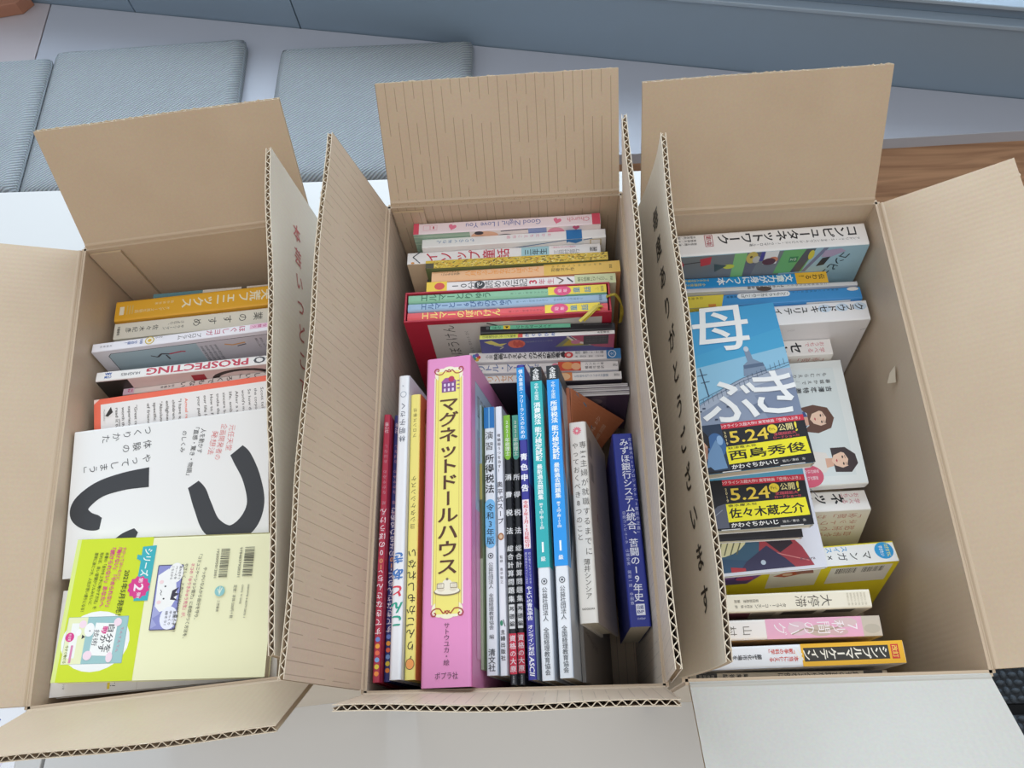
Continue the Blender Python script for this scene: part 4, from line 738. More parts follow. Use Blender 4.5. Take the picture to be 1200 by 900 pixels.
def d(s, f, L, T, D):
    x = L - 12; s.v('マンガ', x - 17, 12, x - 44, 12, 9.5, '#2a2c30', .01) if 0 else None
    s.r(0, 2.2, L - .3, T - .2, '#f3f4f3'); s.e(L - 11, 10.2, 9, 9, '#2f9fdc'); s.h('12才までに', L - 7.5, 3.6, L - 7.5, 17, 4.4, '#f2f06a', .02); s.h('学びたい', L - 13.5, 5, L - 13.5, 16, 4, '#eef6fb', .02)
    s.v('マンガ×くりかえしで', L - 23, 13.5, L - 142, 13.5, 9.6, '#2a2c30', .005); s.v('スイスイ覚えるしくみ', L - 45, 5.6, L - 120, 5.6, 6.8, '#3aa0d8', .01)
    f.r(0, 0, L, D, '#eede2a'); f.p([(6, 4), (72, 6), (60, 24), (0, 24)], '#8a5ca8'); f.p([(10, 14), (50, 10), (66, 12), (58, 24), (4, 24)], '#5b4a86'); f.ln([(24, 6), (22, 9), (26, 12)], 1, '#26203a'); f.ln([(48, 6), (46, 10), (50, 12)], 1, '#26203a'); f.e(56, 12, 9, 4, '#c9507c'); f.r(80, 3, 130, 40, '#e9e6dc'); f.p([(84, 12), (96, 5), (112, 4), (112, 11), (96, 16)], '#b85a3c'); f.e(98, 10, 5, 3, '#e2c3a6'); f.p([(104, 4), (122, 3), (124, 11), (108, 11)], '#9c6a62'); f.r(140, 4, 200, 40, '#e9e8e2'); f.bars(146, 7, 166, 18, '#2a2a2a'); f.bars(172, 7, 192, 18, '#2a2a2a')
B('manga12', 'thick yellow and white book with a blue round badge at its right end', 'X', ['#eede2a', '#eede2a', '#eede2a'], d, GR, depth=.105)
def d(s, f, L, T, D):
    s.v('大停滞', 134, 8.6, 100, 8.6, 11, '#4a443c', -.004); s.v('タイラー・コーエン', 92, 11.4, 64, 11.4, 4.2, '#5a544a', .01); s.v('若田部昌澄　解説', 68, 6.6, 46, 6.6, 3, '#5a544a'); s.v('池村千秋　訳', 62, 11.4, 46, 11.4, 3, '#5a544a'); s.v('出口', 22, 9, 6, 9, 8, '#b3a992'); [s.h('経済成長が止まった理由', 148 + 3 * j, 3, 148 + 3 * j, 14, 1.9, '#b9b09a') for j in range(6)]
    f.r(0, 0, L, D, '#e3d6c2'); f.p([(0, 1), (60, 4), (64, 40), (0, 40)], '#8a4a58'); f.r(62, 5, 84, 30, '#a89c8c'); f.r(90, 4, 120, 24, '#5a5148'); f.r(128, 3, 154, 20, '#474038')
B('daiteitai', 'cream-coloured book with three thin brush-like characters, in front of the yellow one', 'X', ['#efe7d3', '#e3d6c2', '#efe7d3'], d, GR)
def d(s, f, L, T, D):
    s.r(78, .1, 162, T - .1, '#e9afc8'); s.r(162, .1, L - .1, T - .1, '#cbbfae'); s.e(148, 5, 10, 4, '#dcc0c0'); s.e(126, 11, 12, 5, '#c9b3a6'); s.e(106, 9, 9, 6, '#e2c1cc'); s.e(170, 11, 7, 4, '#bdb3a2'); s.e(140, 13, 9, 3, '#d6b2b2'); s.ln([(100, 14), (112, 9), (126, 12), (146, 8)], 1, '#a99a86')
    s.v('7秒間のハグ', 160, 8.8, 84, 8.8, 12, '#f7eff2', -.006); s.v('山村光春', 68, 9.4, 14, 9.4, 9, '#6a655e', -.006); f.r(0, 0, L, D, '#d8cfc4')
B('hug', 'pink book with white lettering and a pale greyish-beige right end', 'X', ['#efeae6', '#d8cfc4', '#d8cfc4'], d, GR)
def d(s, f, L, T, D):
    s.r(98, .1, L - .2, T - .2, '#edb52e'); s.r(100, 3.4, 172, 14.8, '#37352f'); s.h('シンプルマーケティング', 170, 9, 92, 9, 10, '#f2ecdc', .03, 0) if 0 else s.v('シンプルマーケティング', 171, 9, 92, 9, 10, '#f2ecdc', .03); s.r(174, 3, 180.5, 15, '#cf3a34'); s.h('改訂', 177.2, 4, 177.2, 14, 5, '#f0d060', .02)
    s.v('本当に使える', 95, 12, 70, 12, 4.6, '#d2483c', .02); s.v('「戦争の科学」', 95, 5.6, 68, 5.6, 4.4, '#d2483c', .02); s.v('顧客化市場を生み出す', 64, 9.4, 22, 9.4, 4.4, '#3a3c42', .02); f.r(0, 0, L, D, '#dfdfe2')
B('mark', 'book with a bright yellow right half and slanted white lettering on a black band', 'X', ['#eceef2', '#dfdfe2', '#edb52e'], d, GR)
def d(s, f, L, T, D):
    s.r(150, 0, L - 4, T, '#4a463f'); s.v('創刊の言葉からダメな例は', 146, 3.6, 76, 3.6, 5.6, '#57503f', .01); s.v('編集後記', 52, 3.6, 28, 3.6, 4.4, '#3a362e', .02); s.r(6, .5, 24, 6.5, '#2c2a28'); s.v('社会評論', 22, 3.4, 8, 3.4, 3, '#cfc8b8')
B('sou', 'beige book hidden up to its top edge behind the front flap of the right box', 'X', ['#e6dbc6', '#d9ceb9', '#d9ceb9'], d, GR)

def place(b, x, y, z, yaw, kind, L, T):
    """a lying book: corner in its box, turned by yaw degrees"""
    R3 = xf(b).to_3x3() @ Matrix.Rotation(math.radians(yaw), 3, 'Z'); o = xf(b) @ Vector((x, y, z)); X, Y, Z = (R3 @ Vector(v) for v in ((1, 0, 0), (0, 1, 0), (0, 0, 1)))
    U, Wv = {'LX': (X, -Y), 'LX2': (X, Y), 'LY': (Y, -X)}[kind]
    return [*o, *U, *Wv, L, T]
def lying(key, label, cat_name, P, kind, D, cols, dec, group, **kw):
    return book(P, cat_name, label, kind, D, cols, dec, group, cat='comic book' if cat_name == 'comic_book' else 'book', **kw)

# two women on a pale cover, lying with its head to the right
def woman(f, p, q, hair, dress, k, long):
    sk, sk2 = '#f0cdb6', '#e2b49c'
    f.p([(p - 30, q - 12), (p - 14, q - 9), (p - 10, q + 2), (p - 18, q + 12), (p - 34, q + 12)], dress)
    f.p([(p - 16, q - 3), (p - 6, q - 3), (p - 6, q + 5), (p - 16, q + 7)], sk2)
    if long: f.p([(p - 20, q - 13), (p - 4, q - 16), (p + 10, q - 12), (p + 15, q), (p + 10, q + 11), (p - 4, q + 16), (p - 20, q + 13), (p - 12, q + 7), (p - 12, q - 7)], hair)
    else: f.p([(p - 9, q - 14), (p + 6, q - 14), (p + 15, q - 6), (p + 16, q + 4), (p + 8, q + 13), (p - 8, q + 12)], hair)
    f.p([(p - 10, q), (p - 7, q - 6), (p + 1, q - 9), (p + 7, q - 7), (p + 9, q), (p + 6, q + 6), (p, q + 8), (p - 7, q + 5)], sk)
    f.p([(p + 3, q - 10), (p + 9, q - 8), (p + 12, q), (p + 8, q + 8), (p + 5, q + 5), (p + 7, q - 1)], hair)
    f.e(p + 1.6, q - 3.6, .8, 1.5, '#3a2a28'); f.e(p + 1.6, q + 3.6, .8, 1.5, '#3a2a28'); f.ln([(p + 4, q - 5.4), (p + 4.2, q - 2.2)], .5, '#4a3430'); f.ln([(p + 4, q + 5.2), (p + 4.2, q + 2.2)], .5, '#4a3430'); f.ln([(p - 1.8, q - .6), (p - 1.6, q + .8)], .5, sk2); f.p([(p - 4.6, q - 2), (p - 4, q), (p - 4.6, q + 2), (p - 5.8, q)], '#c8505c')
def d(s, f, L, T, D):
    f.r(1, 1, L - 1, D - 1, '#e7eeee'); f.r(10, 8, L - 10, D - 10, '#dfe9ea'); woman(f, 170, 66, '#6a4a3e', '#4a5a92', 0, True); woman(f, 183, 113, '#453a3c', '#ece8e2', 0, False); f.e(147, 128, 15, 12, '#d9607a'); f.v('学習がはかどる', 158, 123, 138, 123, 4.2, '#f6dde4', .01); f.v('図解がわかる', 156, 130, 140, 130, 4.2, '#f6dde4', .01); f.ln([(146, 141), (152, 150)], .7, '#6a6a70')
    f.v('もとむらえり', 196 - 8, 16, 150, 16, 5, '#55565c'); f.v('暮城かえで……', 190, 24, 146, 24, 5, '#55565c'); f.v('吉澤準特著', 190, 33, 150, 33, 6.6, '#3a3c42', .015); f.p([(128, 6), (141, 5), (143, 20), (130, 22)], '#cf4a5a'); f.v('Ｎ・Ｂ・Ｔ・Ｈ', 198, 60, 196, 60.1, .1, '#8a9090') if 0 else None
ow = place(2, -.1105, -.044, .108, 1.4, 'LX2', .205, .016)
lying('woman', 'white book lying flat with two drawn women on its pale cover', 'book', ow, 'LX2', .139, ['#f1f3f2', '#f1f3f2', '#e7eeee'], d, GR)

def obi(f, L, D, name, dark):
    q0 = L - 50; f.r(0, q0, D, L, '#1c1b20'); f.r(24, q0, D - .2, q0 + 6, '#cf2f44'); f.h('感動のクライシス超大作!! 実写映画「空母いぶき」', 38, q0 + 3, D - 4, q0 + 3, 3.6, '#f4dfe2', .015)
    f.h('5.24', 54, q0 + 15, 92, q0 + 15, 17, '#f0d24a', .015); f.v('2019', 50.5, q0 + 8, 50.5, q0 + 23, 4, '#e9d9a0', .01); f.e(97, q0 + 11.5, 5, 4.6, '#f0d83a'); f.h('Fri.', 94, q0 + 11.5, 100, q0 + 11.5, 4.6, '#2a2820'); f.h('公開', 103, q0 + 11, 117, q0 + 11, 7.6, '#f3e6a0', .01); f.h('!', 118, q0 + 12, 122, q0 + 11, 13, '#f3e24a', .03, .25); f.h('全国超拡大', 97, q0 + 17.4, 119, q0 + 17.4, 3.2, '#e05a6a', .01); f.h('ロードショー!!!', 96, q0 + 21, 121, q0 + 21, 3.2, '#e05a6a', .01)
    f.p([(46, q0 + 24.5), (D - 3, q0 + 23), (D - 2, q0 + 40.5), (48, q0 + 42.5)], '#f3ea2c'); f.h('秋津竜太役' if not dark else '垂水慶太役', 50, q0 + 26.4, 78, q0 + 25.8, 2.8, '#2a281c', .01); f.h(name, 50, q0 + 34, D - 6, q0 + 33, 10.5, '#1e1c16', .03); f.h('かわぐちかいじ', 50, q0 + 45.6, 95, q0 + 45.2, 5.2, '#f4f2ee', .03); f.h('協力／惠谷　治', 99, q0 + 45.4, 121, q0 + 45.2, 2.6, '#d6d4d0', .01)
    f.r(40, L - .8, 58, L, '#e8e6e4'); f.r(96, L - .8, D - 10, L, '#e8e6e4')
def d(s, f, L, T, D):
    q0 = L - 50; f.r(0, 0, D, q0, '#46a6d6'); f.p([(0, 0), (D, 0), (D, 30), (0, 60)], '#3f9fd4'); f.p([(0, 70), (D, 52), (D, q0), (0, q0)], '#8fc4e2')
    f.p([(D, 76), (92, 77), (60, 90), (24, 110), (14, 118), (20, q0), (D, q0)], '#8f9cb4'); f.p([(60, 90), (92, 77), (D, 76), (D, 84), (70, 96), (24, 118), (14, 118)], '#a9b5c8'); f.p([(0, 112), (18, 118), (26, q0), (0, q0)], '#5a6a86'); f.p([(88, q0 - 26), (D, q0 - 30), (D, q0), (96, q0)], '#7d8ba6')
    for a, b in ((8, 42), (2, 60)): f.r(a, b, a + 16, b + 10, '#6f88a4'); 
    f.r(4, 46, 20, 104, '#7f97b2'); [f.r(5, q, 19, q + 1, '#4a607e') for q in range(50, 104, 6)]; f.r(8, 88, 18, 96, '#dfe8f0'); f.frm(8, 88, 18, 96, .6, '#3a4a62'); f.ln([(40, 66), (43, 98)], 1.2, '#33475f'); f.ln([(36, 74), (46, 73)], .8, '#33475f'); f.ln([(38, 82), (47, 81)], .8, '#33475f')
    f.p([(88, 50), (93, 49), (95, 62), (104, 68), (106, 77), (82, 80), (84, 68), (89, 64)], '#7f93ac'); f.e(90.5, 50, 2.6, 3, '#c4d0dc'); f.p([(84, 68), (104, 67), (105, 71), (84, 72)], '#586c88')
    for i in range(22): f.ln([(22 + i * 4.9, 112 - i * 1.75 - (3 if i > 12 else 0)), (22 + i * 4.9, 105 - i * 1.75 - (3 if i > 12 else 0))], .4, '#3f5570')
    f.ln([(20, 106), (80, 82), (D, 70)], .5, '#3f5570'); f.ln([(20, 109), (80, 85), (D, 73)], .5, '#3f5570')
    [f.r(a, b, a + 3, b + 1.6, '#33405a') for a, b in ((30, 112), (34, 109), (58, 110), (63, 108), (88, 96), (94, 94), (44, 122))]; f.p([(84, 112), (96, 108), (100, 118), (88, 122)], '#6a7892')
    W2 = '#f4f7f8'; f.h('空', 12, 28, 14, 28, 26, W2, .012); f.h('母', 40, 22, 100, 23, 58, W2, .012); f.h('い', 13, 104, 15, 104, 28, W2, .012); f.h('ぶ', 40, 104, 84, 106, 54, W2, .012); f.h('き', 88, 100, 130, 102, 54, W2, .012)
    obi(f, L, D, '西島秀俊', False)
    f.r(0, q0, 48, L - 2, '#2a3a52'); f.e(40, q0 + 22, 9, 13, '#3f6aa0'); f.e(44, q0 + 17, 3, 5, '#8fb4dc'); f.p([(30, q0 + 30), (40, q0 + 16), (44, q0 + 26), (46, L - 4), (26, L - 3)], '#6f94bc'); f.p([(0, q0 + 1), (26, q0 + .5), (34, q0 + 12), (33, q0 + 24), (0, q0 + 20)], '#201c1e')
    f.p([(3, q0 + 16), (12, q0 + 11), (26, q0 + 13), (31, q0 + 22), (29, q0 + 34), (20, q0 + 44), (10, q0 + 45), (3, q0 + 38)], '#c99e84'); f.p([(3, q0 + 15), (14, q0 + 10), (30, q0 + 14), (30, q0 + 18), (16, q0 + 15.5), (4, q0 + 20)], '#242022'); f.p([(24, q0 + 20), (31, q0 + 24), (28, q0 + 36), (20, q0 + 44), (22, q0 + 34)], '#a87c66')
    f.ln([(5, q0 + 24), (12, q0 + 22)], 1.3, '#2c2222'); f.ln([(18, q0 + 21.6), (26, q0 + 22.4)], 1.3, '#2c2222'); f.e(9, q0 + 26, 2.4, 1, '#3a2a26'); f.e(21.5, q0 + 25.6, 2.4, 1, '#3a2a26'); f.p([(14, q0 + 26), (16.5, q0 + 33), (12, q0 + 33.6)], '#a87c66'); f.ln([(10, q0 + 38.5), (19, q0 + 37.6)], 1.1, '#8a4f46'); f.p([(4, q0 + 42), (20, L - 5), (30, L - 7), (34, L - 2), (0, L - 2)], '#1e2634')
lying('ibuki', 'comic lying on top in the right box with a warship in blue on its cover', 'comic_book', place(2, .029, -.031, .160, 4.5, 'LY', .178, .016), 'LY', .130, ['#e9ecee', '#e9ecee', '#46a6d6'], d, GR)
def d(s, f, L, T, D):
    q0 = L - 50; f.r(0, 0, D, q0, '#5aa6cc'); obi(f, L, D, '佐々木蔵之介', True)
    f.r(0, q0, 48, L - 2, '#17151a'); f.e(12, q0 + 14, 11, 9, '#7a5a48'); f.e(15, q0 + 17, 6, 6, '#4a3630'); f.p([(14, q0), (30, q0 + 4), (26, q0 + 12), (16, q0 + 9)], '#8d7462'); f.e(18, q0 + 31, 9, 7, '#8a5c48'); f.e(26, q0 + 26, 5, 4, '#b07a5c'); f.p([(28, q0 + 36), (40, q0 + 26), (48, q0 + 24), (48, L - 2), (20, L - 2)], '#5c6070'); f.ln([(22, q0 + 18), (26, q0 + 26)], .8, '#c9b8ae'); f.e(8, q0 + 34, 6, 5, '#3a2a26'); f.ln([(24, L - 6), (44, q0 + 30)], .8, '#8d93a2')
lying('ibuki2', 'comic with a yellow name strip and dark picture, partly under the warship comic', 'comic_book', place(2, .0225, -.0875, .1440, 2, 'LY', .150, .015), 'LY', .128, ['#e9ecee', '#e9ecee', '#5aa6cc'], d, GR)
def d(s, f, L, T, D): f.r(0, 0, D, L, '#38415c'); f.r(0, L - 40, D, L, '#23222a'); f.r(10, L - .9, 40, L, '#d9d7d4'); f.p([(40, L - 3), (90, L - 3), (88, L), (42, L)], '#2c2c34')
lying('ib3', 'comic under two others, only its lower page edge and dark rim showing', 'comic_book', place(2, .0145, -.096, .1288, 1, 'LY', .150, .010), 'LY', .125, ['#e4e4e6', '#e4e4e6', '#38415c'], d, GR)
def d(s, f, L, T, D):
    f.r(0, 0, D, L, '#e3e6f2'); b = L - 56; f.p([(0, b), (70, b), (96, b + 20), (84, b + 44), (70, L - 3), (0, L - 3)], '#3d6480'); f.p([(0, b + 34), (60, b + 44), (70, L - 3), (0, L - 3)], '#37597a')
    f.e(24, b + 16, 34, 22, '#e3e0b4'); f.e(54, b + 8, 22, 14, '#e3e0b4'); f.e(44, b - 4, 40, 14, '#dcd8ab')
    for i in range(9): f.ln([(2 + i * 6, b - 10 + i * 1.5), (6 + i * 6, b + 8 + i), (-4 + i * 6, b + 36)], 1.2, '#6d7258')
    for i in range(5): f.ln([(52 + i * 5, b - 6), (55 + i * 5, b + 6), (50 + i * 5, b + 20)], 1.1, '#6d7258')
    f.p([(72, b + 10), (86, b - 2), (98, b + 2), (92, b + 14), (108, b + 34), (116, L - 3), (70, L - 3), (66, b + 34)], '#a8404c'); f.p([(74, b + 26), (92, b + 16), (100, b + 30), (86, b + 38)], '#2f2430'); f.ln([(70, b + 33), (88, b + 40), (112, L - 8)], .9, '#d98a8c'); f.p([(52, b + 44), (74, b + 30), (90, b + 44), (98, L - 3), (44, L - 3)], '#3c3a5c'); f.e(68, b + 46, 2.4, 2.4, '#c4d6e8'); f.p([(36, L - 8), (50, L - 6), (50, L - 3), (36, L - 3)], '#b83a44')
    for a in range(6):
        x, y = 103, b + 16; c_, s_ = math.cos(a * 1.0472), math.sin(a * 1.0472); f.ln([(x, y), (x + 7 * c_, y + 7 * s_)], .8, '#8fb4d8'); f.ln([(x + 5 * c_ - 2 * s_, y + 5 * s_ + 2 * c_), (x + 3.6 * c_, y + 3.6 * s_), (x + 5 * c_ + 2 * s_, y + 5 * s_ - 2 * c_)], .6, '#8fb4d8')
    f.v('青山冬', 110, b - 22, 108, b - 2, 6, '#9fb2d4') if 0 else f.h('Kirara', 104, L - 10, 118, L - 10, 4, '#6a5a66')
lying('scarf', 'white comic with a striped scarf and red coat on its cover, beneath the other comics', 'comic_book', place(2, .036, -.1235, .1185, 3.4, 'LY', .160, .009), 'LY', .128, ['#e3e6f2', '#e3e6f2', '#e3e6f2'], d, GR)

# ---- left box
def d(s, f, L, T, D): s.r(0, 0, 56, T, '#5f8a94'); s.r(56, 0, L, T, '#dcd6cc'); s.r(100, 0, 106, T, '#5a5550')
B('teal', 'teal and white book at the very back of the left box', 'X', ['#dcd6cc', '#b9c4c4', '#dcd6cc'], d, GL, depth=.15)
def d(s, f, L, T, D):
    s.v('破天荒フェニックス', 190, 13, 74, 13, 14, '#f6eecf', .03); s.v('オンデーズ再生物語', 62, 17, 22, 17, 4.6, '#f4e6b4'); s.v('田中修治著', 66, 9, 44, 9, 3.6, '#f4e6b4'); s.r(5, 9, 10, 20, '#f3ead0'); [s.r(13 + 3 * j, 8, 14.2 + 3 * j, 20, '#e2c271') for j in range(3)]; f.r(0, 0, L, D, '#cf9a2c')
B('yellow', 'golden yellow book with white lettering, behind the cream one in the left box', 'X', ['#ecb232', '#cf9a2c', '#ecb232'], d, GL, hard=True)
def d(s, f, L, T, D):
    s.v('起業のすすめ', 186, 10.4, 84, 10.4, 11, '#3f403c', -.002); s.v('さよなら、', 78, 7.6, 58, 7.6, 4.6, '#55564f'); s.v('サラリーマン', 78, 13.4, 54, 13.4, 4.6, '#55564f'); s.v('佐々木紀彦', 50, 11, 12, 11, 7, '#4a4b46', -.002); s.h('文藝春秋', 5, 5, 5, 17, 3.4, '#4a4b46', .01); f.r(0, 0, L, D, '#d6d4c6')
B('kigyo', 'cream-white book with hand-brushed black lettering, in front of the golden yellow one', 'X', ['#ece9db', '#d6d4c6', '#ece9db'], d, GL, depth=.13)
def d(s, f, L, T, D):
    s.v('ほぐしヨガ', 166, 5.4, 122, 5.4, 8, '#c0486c', .005); s.v('プログラム', 118, 6.4, 92, 6.4, 6.4, '#4a4a52'); s.r(170, 1.6, 202, 7.4, '#ecc0d8'); s.v('おとな整う', 200, 4.6, 172, 4.6, 4.2, '#b8487c', .01); s.e(62, 5.4, 5, 5, '#c9b24a'); s.e(62, 5.4, 4, 4, '#efe9d8'); s.e(62, 5.4, 2, 2, '#e0b83a'); s.h('100', 53, 2.6, 53, 8.4, 4.2, '#4a6aa8', .02); s.v('分収録！', 49, 5.4, 34, 5.4, 4, '#4a6aa8', .01); s.v('DVD', 76, 3, 68, 3, 3, '#6a6a70'); s.v('高橋書店', 22, 6, 8, 6, 2.6, '#8a8a96')
    f.r(0, 0, L, D, '#dfdde6'); f.p([(18, 6), (110, 6), (110, D - 4), (14, D - 4), (14, 10)], '#a9bcc6'); f.r(110, 6, L, D - 4, '#c9c4cc'); f.ln([(14, D - 4), (14, 10), (18, 6), (L, 6)], .7, '#3a3c42'); f.ln([(62, 22), (68, 17), (76, 19)], 2, '#4a4148'); f.ln([(76, 19), (90, 17), (94, 18)], 2, '#c04a5c'); f.ln([(72, 20), (73, 28)], 1.8, '#4a4148'); f.ln([(56, 18), (62, 22)], 1.4, '#4a4148'); f.ln([(138, 14), (146, 17), (160, 15)], 2, '#d9a06a'); f.ln([(150, 20), (160, 18)], 1.4, '#4a4a52')
    f.h('プロ', 196, 12, 196, 34, 13, '#33343a'); [f.v('ゆるめて伸ばす体操', 128 - 5 * j, 12, 128 - 5 * j, 40, 3.4, '#5a6068') for j in range(4)]; [f.v('毎日少しずつ', 178 - 5 * j, 10, 178 - 5 * j, 28, 3, '#6a6a72') for j in range(2)]
B('yoga', 'white-spined book with a grey-blue cover showing small exercising figures', 'X', ['#f0eff6', '#dfdde6', '#f0eff6'], d, GL)
def d(s, f, L, T, D):
    s.h('PROSPECTING', 160, 6.2, 53, 6.2, 11.5, '#c8465a', .035); s.h('COMBO', 224, 6, 166, 6, 11.5, '#4b4b50', .035); s.h('HUGHES', 46, 6.6, 26, 6.6, 4.6, '#5a5a60', .01); s.h('AMA', 16, 4, 9, 4, 4.2, '#3a66b0', .03); s.h('COM', 16, 8, 9, 8, 4.2, '#3a66b0', .03)
    f.r(0, 0, L, D, '#e2d6d4'); f.r(0, 1, 33, D, '#33322f'); f.e(150, 16, 32, 13, '#3c3432'); f.e(150, 18, 26, 11, '#e2d6d4'); f.r(98, 6, 112, 30, '#a8323e')
B('combo', 'white paperback with large red and grey upside-down capitals on its spine', 'X', ['#f1efec', '#e2d6d4', '#f1efec'], d, GL)
def d(s, f, L, T, D): s.r(0, 0, 12, T, '#ead0e0'); s.h('12', 10, 3, 5, 3, 5, '#d8407c', .03); s.v('「もう忙しい」ろくでもない', 190, 4, 60, 4, 7, '#3a3a3e', .01); s.v('鈴木義幸', 56, 4, 40, 4, 3.4, '#5a5a5e'); f.r(0, 0, L, D, '#d9d2ce')
B('isoga', 'white book with black lettering and a pink left end, just behind the orange-bordered back cover', 'X', ['#efebe6', '#d9d2ce', '#efebe6'], d, GL, depth=.12)
def d(s, f, L, T, D):
    O = '#f4735a'; f.r(0, 0, L, D, O); f.r(7, 6, L - 22, D - 4, '#f3efec'); f.p([(0, 0), (6, 0), (0, 5)], '#f6d8ce'); f.h('is to get rid of the', L - 11, 18, L - 11, 118, 9.5, '#f7ece8', .03)
    txt = ['Scott tells his stories of', 'the corporate career and', 'So how did he get to the', "world's most famous", 'After a shell like that', 'life, embrace it, learn', 'sincere book of lessons', 'truths that helped many', 'How to Fail at almost', 'our life lessons from it', 'your path to personal', '', 'Actual readers wrote it:', '"I have agreed to give', 'children. It should be', 'enlightening, inspiring', '"Absolutely wonderful', 'specific advice for life', 'of friends."  - C.B.', '', '"Great read! This book', 'experience. The story', 'worth the effort. And', 'read it twenty times']
    for i, t in enumerate(txt):
        if t: f.h(t, L - 32 - i * 6.6, 12, L - 32 - i * 6.6, 12 + len(t) * 2.4, 4.2, O if 'Actual' in t else '#5a5654', .004)
    f.e(16, 15, 4.5, 5, '#f3efec'); f.p([(12, 19), (18, 10), (20, 16), (15, 20)], '#3a3634'); f.h('www.penguin.com', 27, 24, 27, 52, 3.4, '#6a6664'); f.h('Portfolio', 11, 12, 11, 24, 2, '#8a8684')
    s.r(0, 0, L, T, O)
P = place(0, -.116, .069, .1655, 1.0, 'LX', .208, .012); R3 = xf(0).to_3x3(); wv_ = R3 @ Vector((0, -math.cos(.16), -math.sin(.16))); P[6:9] = wv_
lying('isto', 'orange-bordered back cover with English text, slipping under the white cover with huge black strokes', 'book', P, 'LX', .112, ['#f4735a', '#f4735a', '#f4735a'], d, GL)
def d(s, f, L, T, D):
    K = '#3e3f42'
    def brush(pts, K=K):
        fine = []
        for i in range(len(pts) - 1):
            p0, p1, p2, p3 = pts[max(i - 1, 0)], pts[i], pts[i + 1], pts[min(i + 2, len(pts) - 1)]
            for t in range(8):
                u = t / 8; fine.append(tuple(.5 * (2 * b + (c - a) * u + (2 * a - 5 * b + 4 * c - e_) * u * u + (3 * b - a - 3 * c + e_) * u ** 3) for a, b, c, e_ in zip(p0, p1, p2, p3)))
        fine.append(pts[-1]); l, r = [], []
        for i, (x, y, w_) in enumerate(fine):
            a, b = fine[max(i - 1, 0)], fine[min(i + 1, len(fine) - 1)]; tx, ty = b[0] - a[0], b[1] - a[1]; n_ = math.hypot(tx, ty) or 1
            l.append((x - ty / n_ * w_ / 2, y + tx / n_ * w_ / 2)); r.append((x + ty / n_ * w_ / 2, y - tx / n_ * w_ / 2))
        n_ = len(l); f.put(l + r, [(i, i + 1, n_ + i + 1, n_ + i) for i in range(n_ - 1)], K); f.k += 1
    brush([(164, 41, 15), (170, 50, 18), (179, 71, 17), (183, 96, 17), (175, 115, 19), (158, 123, 17), (141, 113, 18), (132, 93, 17), (127, 79, 16), (122, 70, 12)])
    brush([(78, 57, 20), (54, 58, 18), (30, 63, 17), (14, 74, 18), (11, 84, 18), (18, 92, 17), (28, 96, 15), (33, 97, 11)])
    brush([(68, 108, 6), (60, 115, 15), (50, 123, 17), (40, 133, 17)])
    f.v('つくりかた', 71, 8, 22, 26, 1, K) if 0 else None
    for j, (t, y0) in enumerate((('つくりかた', 8), ('体験の', 22.5), ('やってしまう」', 37))): f.v(t, 80, y0, 80 - 10.6 * len(t), y0 + .9 * len(t), 9, '#48494b', -.002)
    f.v('人を動かす', 137, 13, 137 - 34, 13, 6, '#48494b') if 0 else f.h('人を動かす', 131, 14, 127, 39, 6, '#48494b'); f.h('「直感・驚き・物語」', 124, 12, 117, 60, 5.6, '#48494b', .003); f.h('のしくみ', 112, 14, 110, 36, 5.6, '#48494b')
    f.h('元任天堂', 160, 14, 156, 40, 7, '#dc6a6c', -.01); f.h('企画開発者の', 152, 12, 145, 48, 7, '#dc6a6c', -.01); f.h('発想法', 143, 18, 138, 42, 7, '#dc6a6c', -.01)
P = place(0, -.1215, .0265, .1815, 0, 'LX', .1955, .014); P[6:9] = R3 @ Vector((0, -math.cos(.05), -math.sin(.05)))
lying('tsui', 'white book lying flat with huge black brush strokes on its cover', 'book', P, 'LX', .146, ['#efeeec', '#efeeec', '#efeeec'], d, GL)
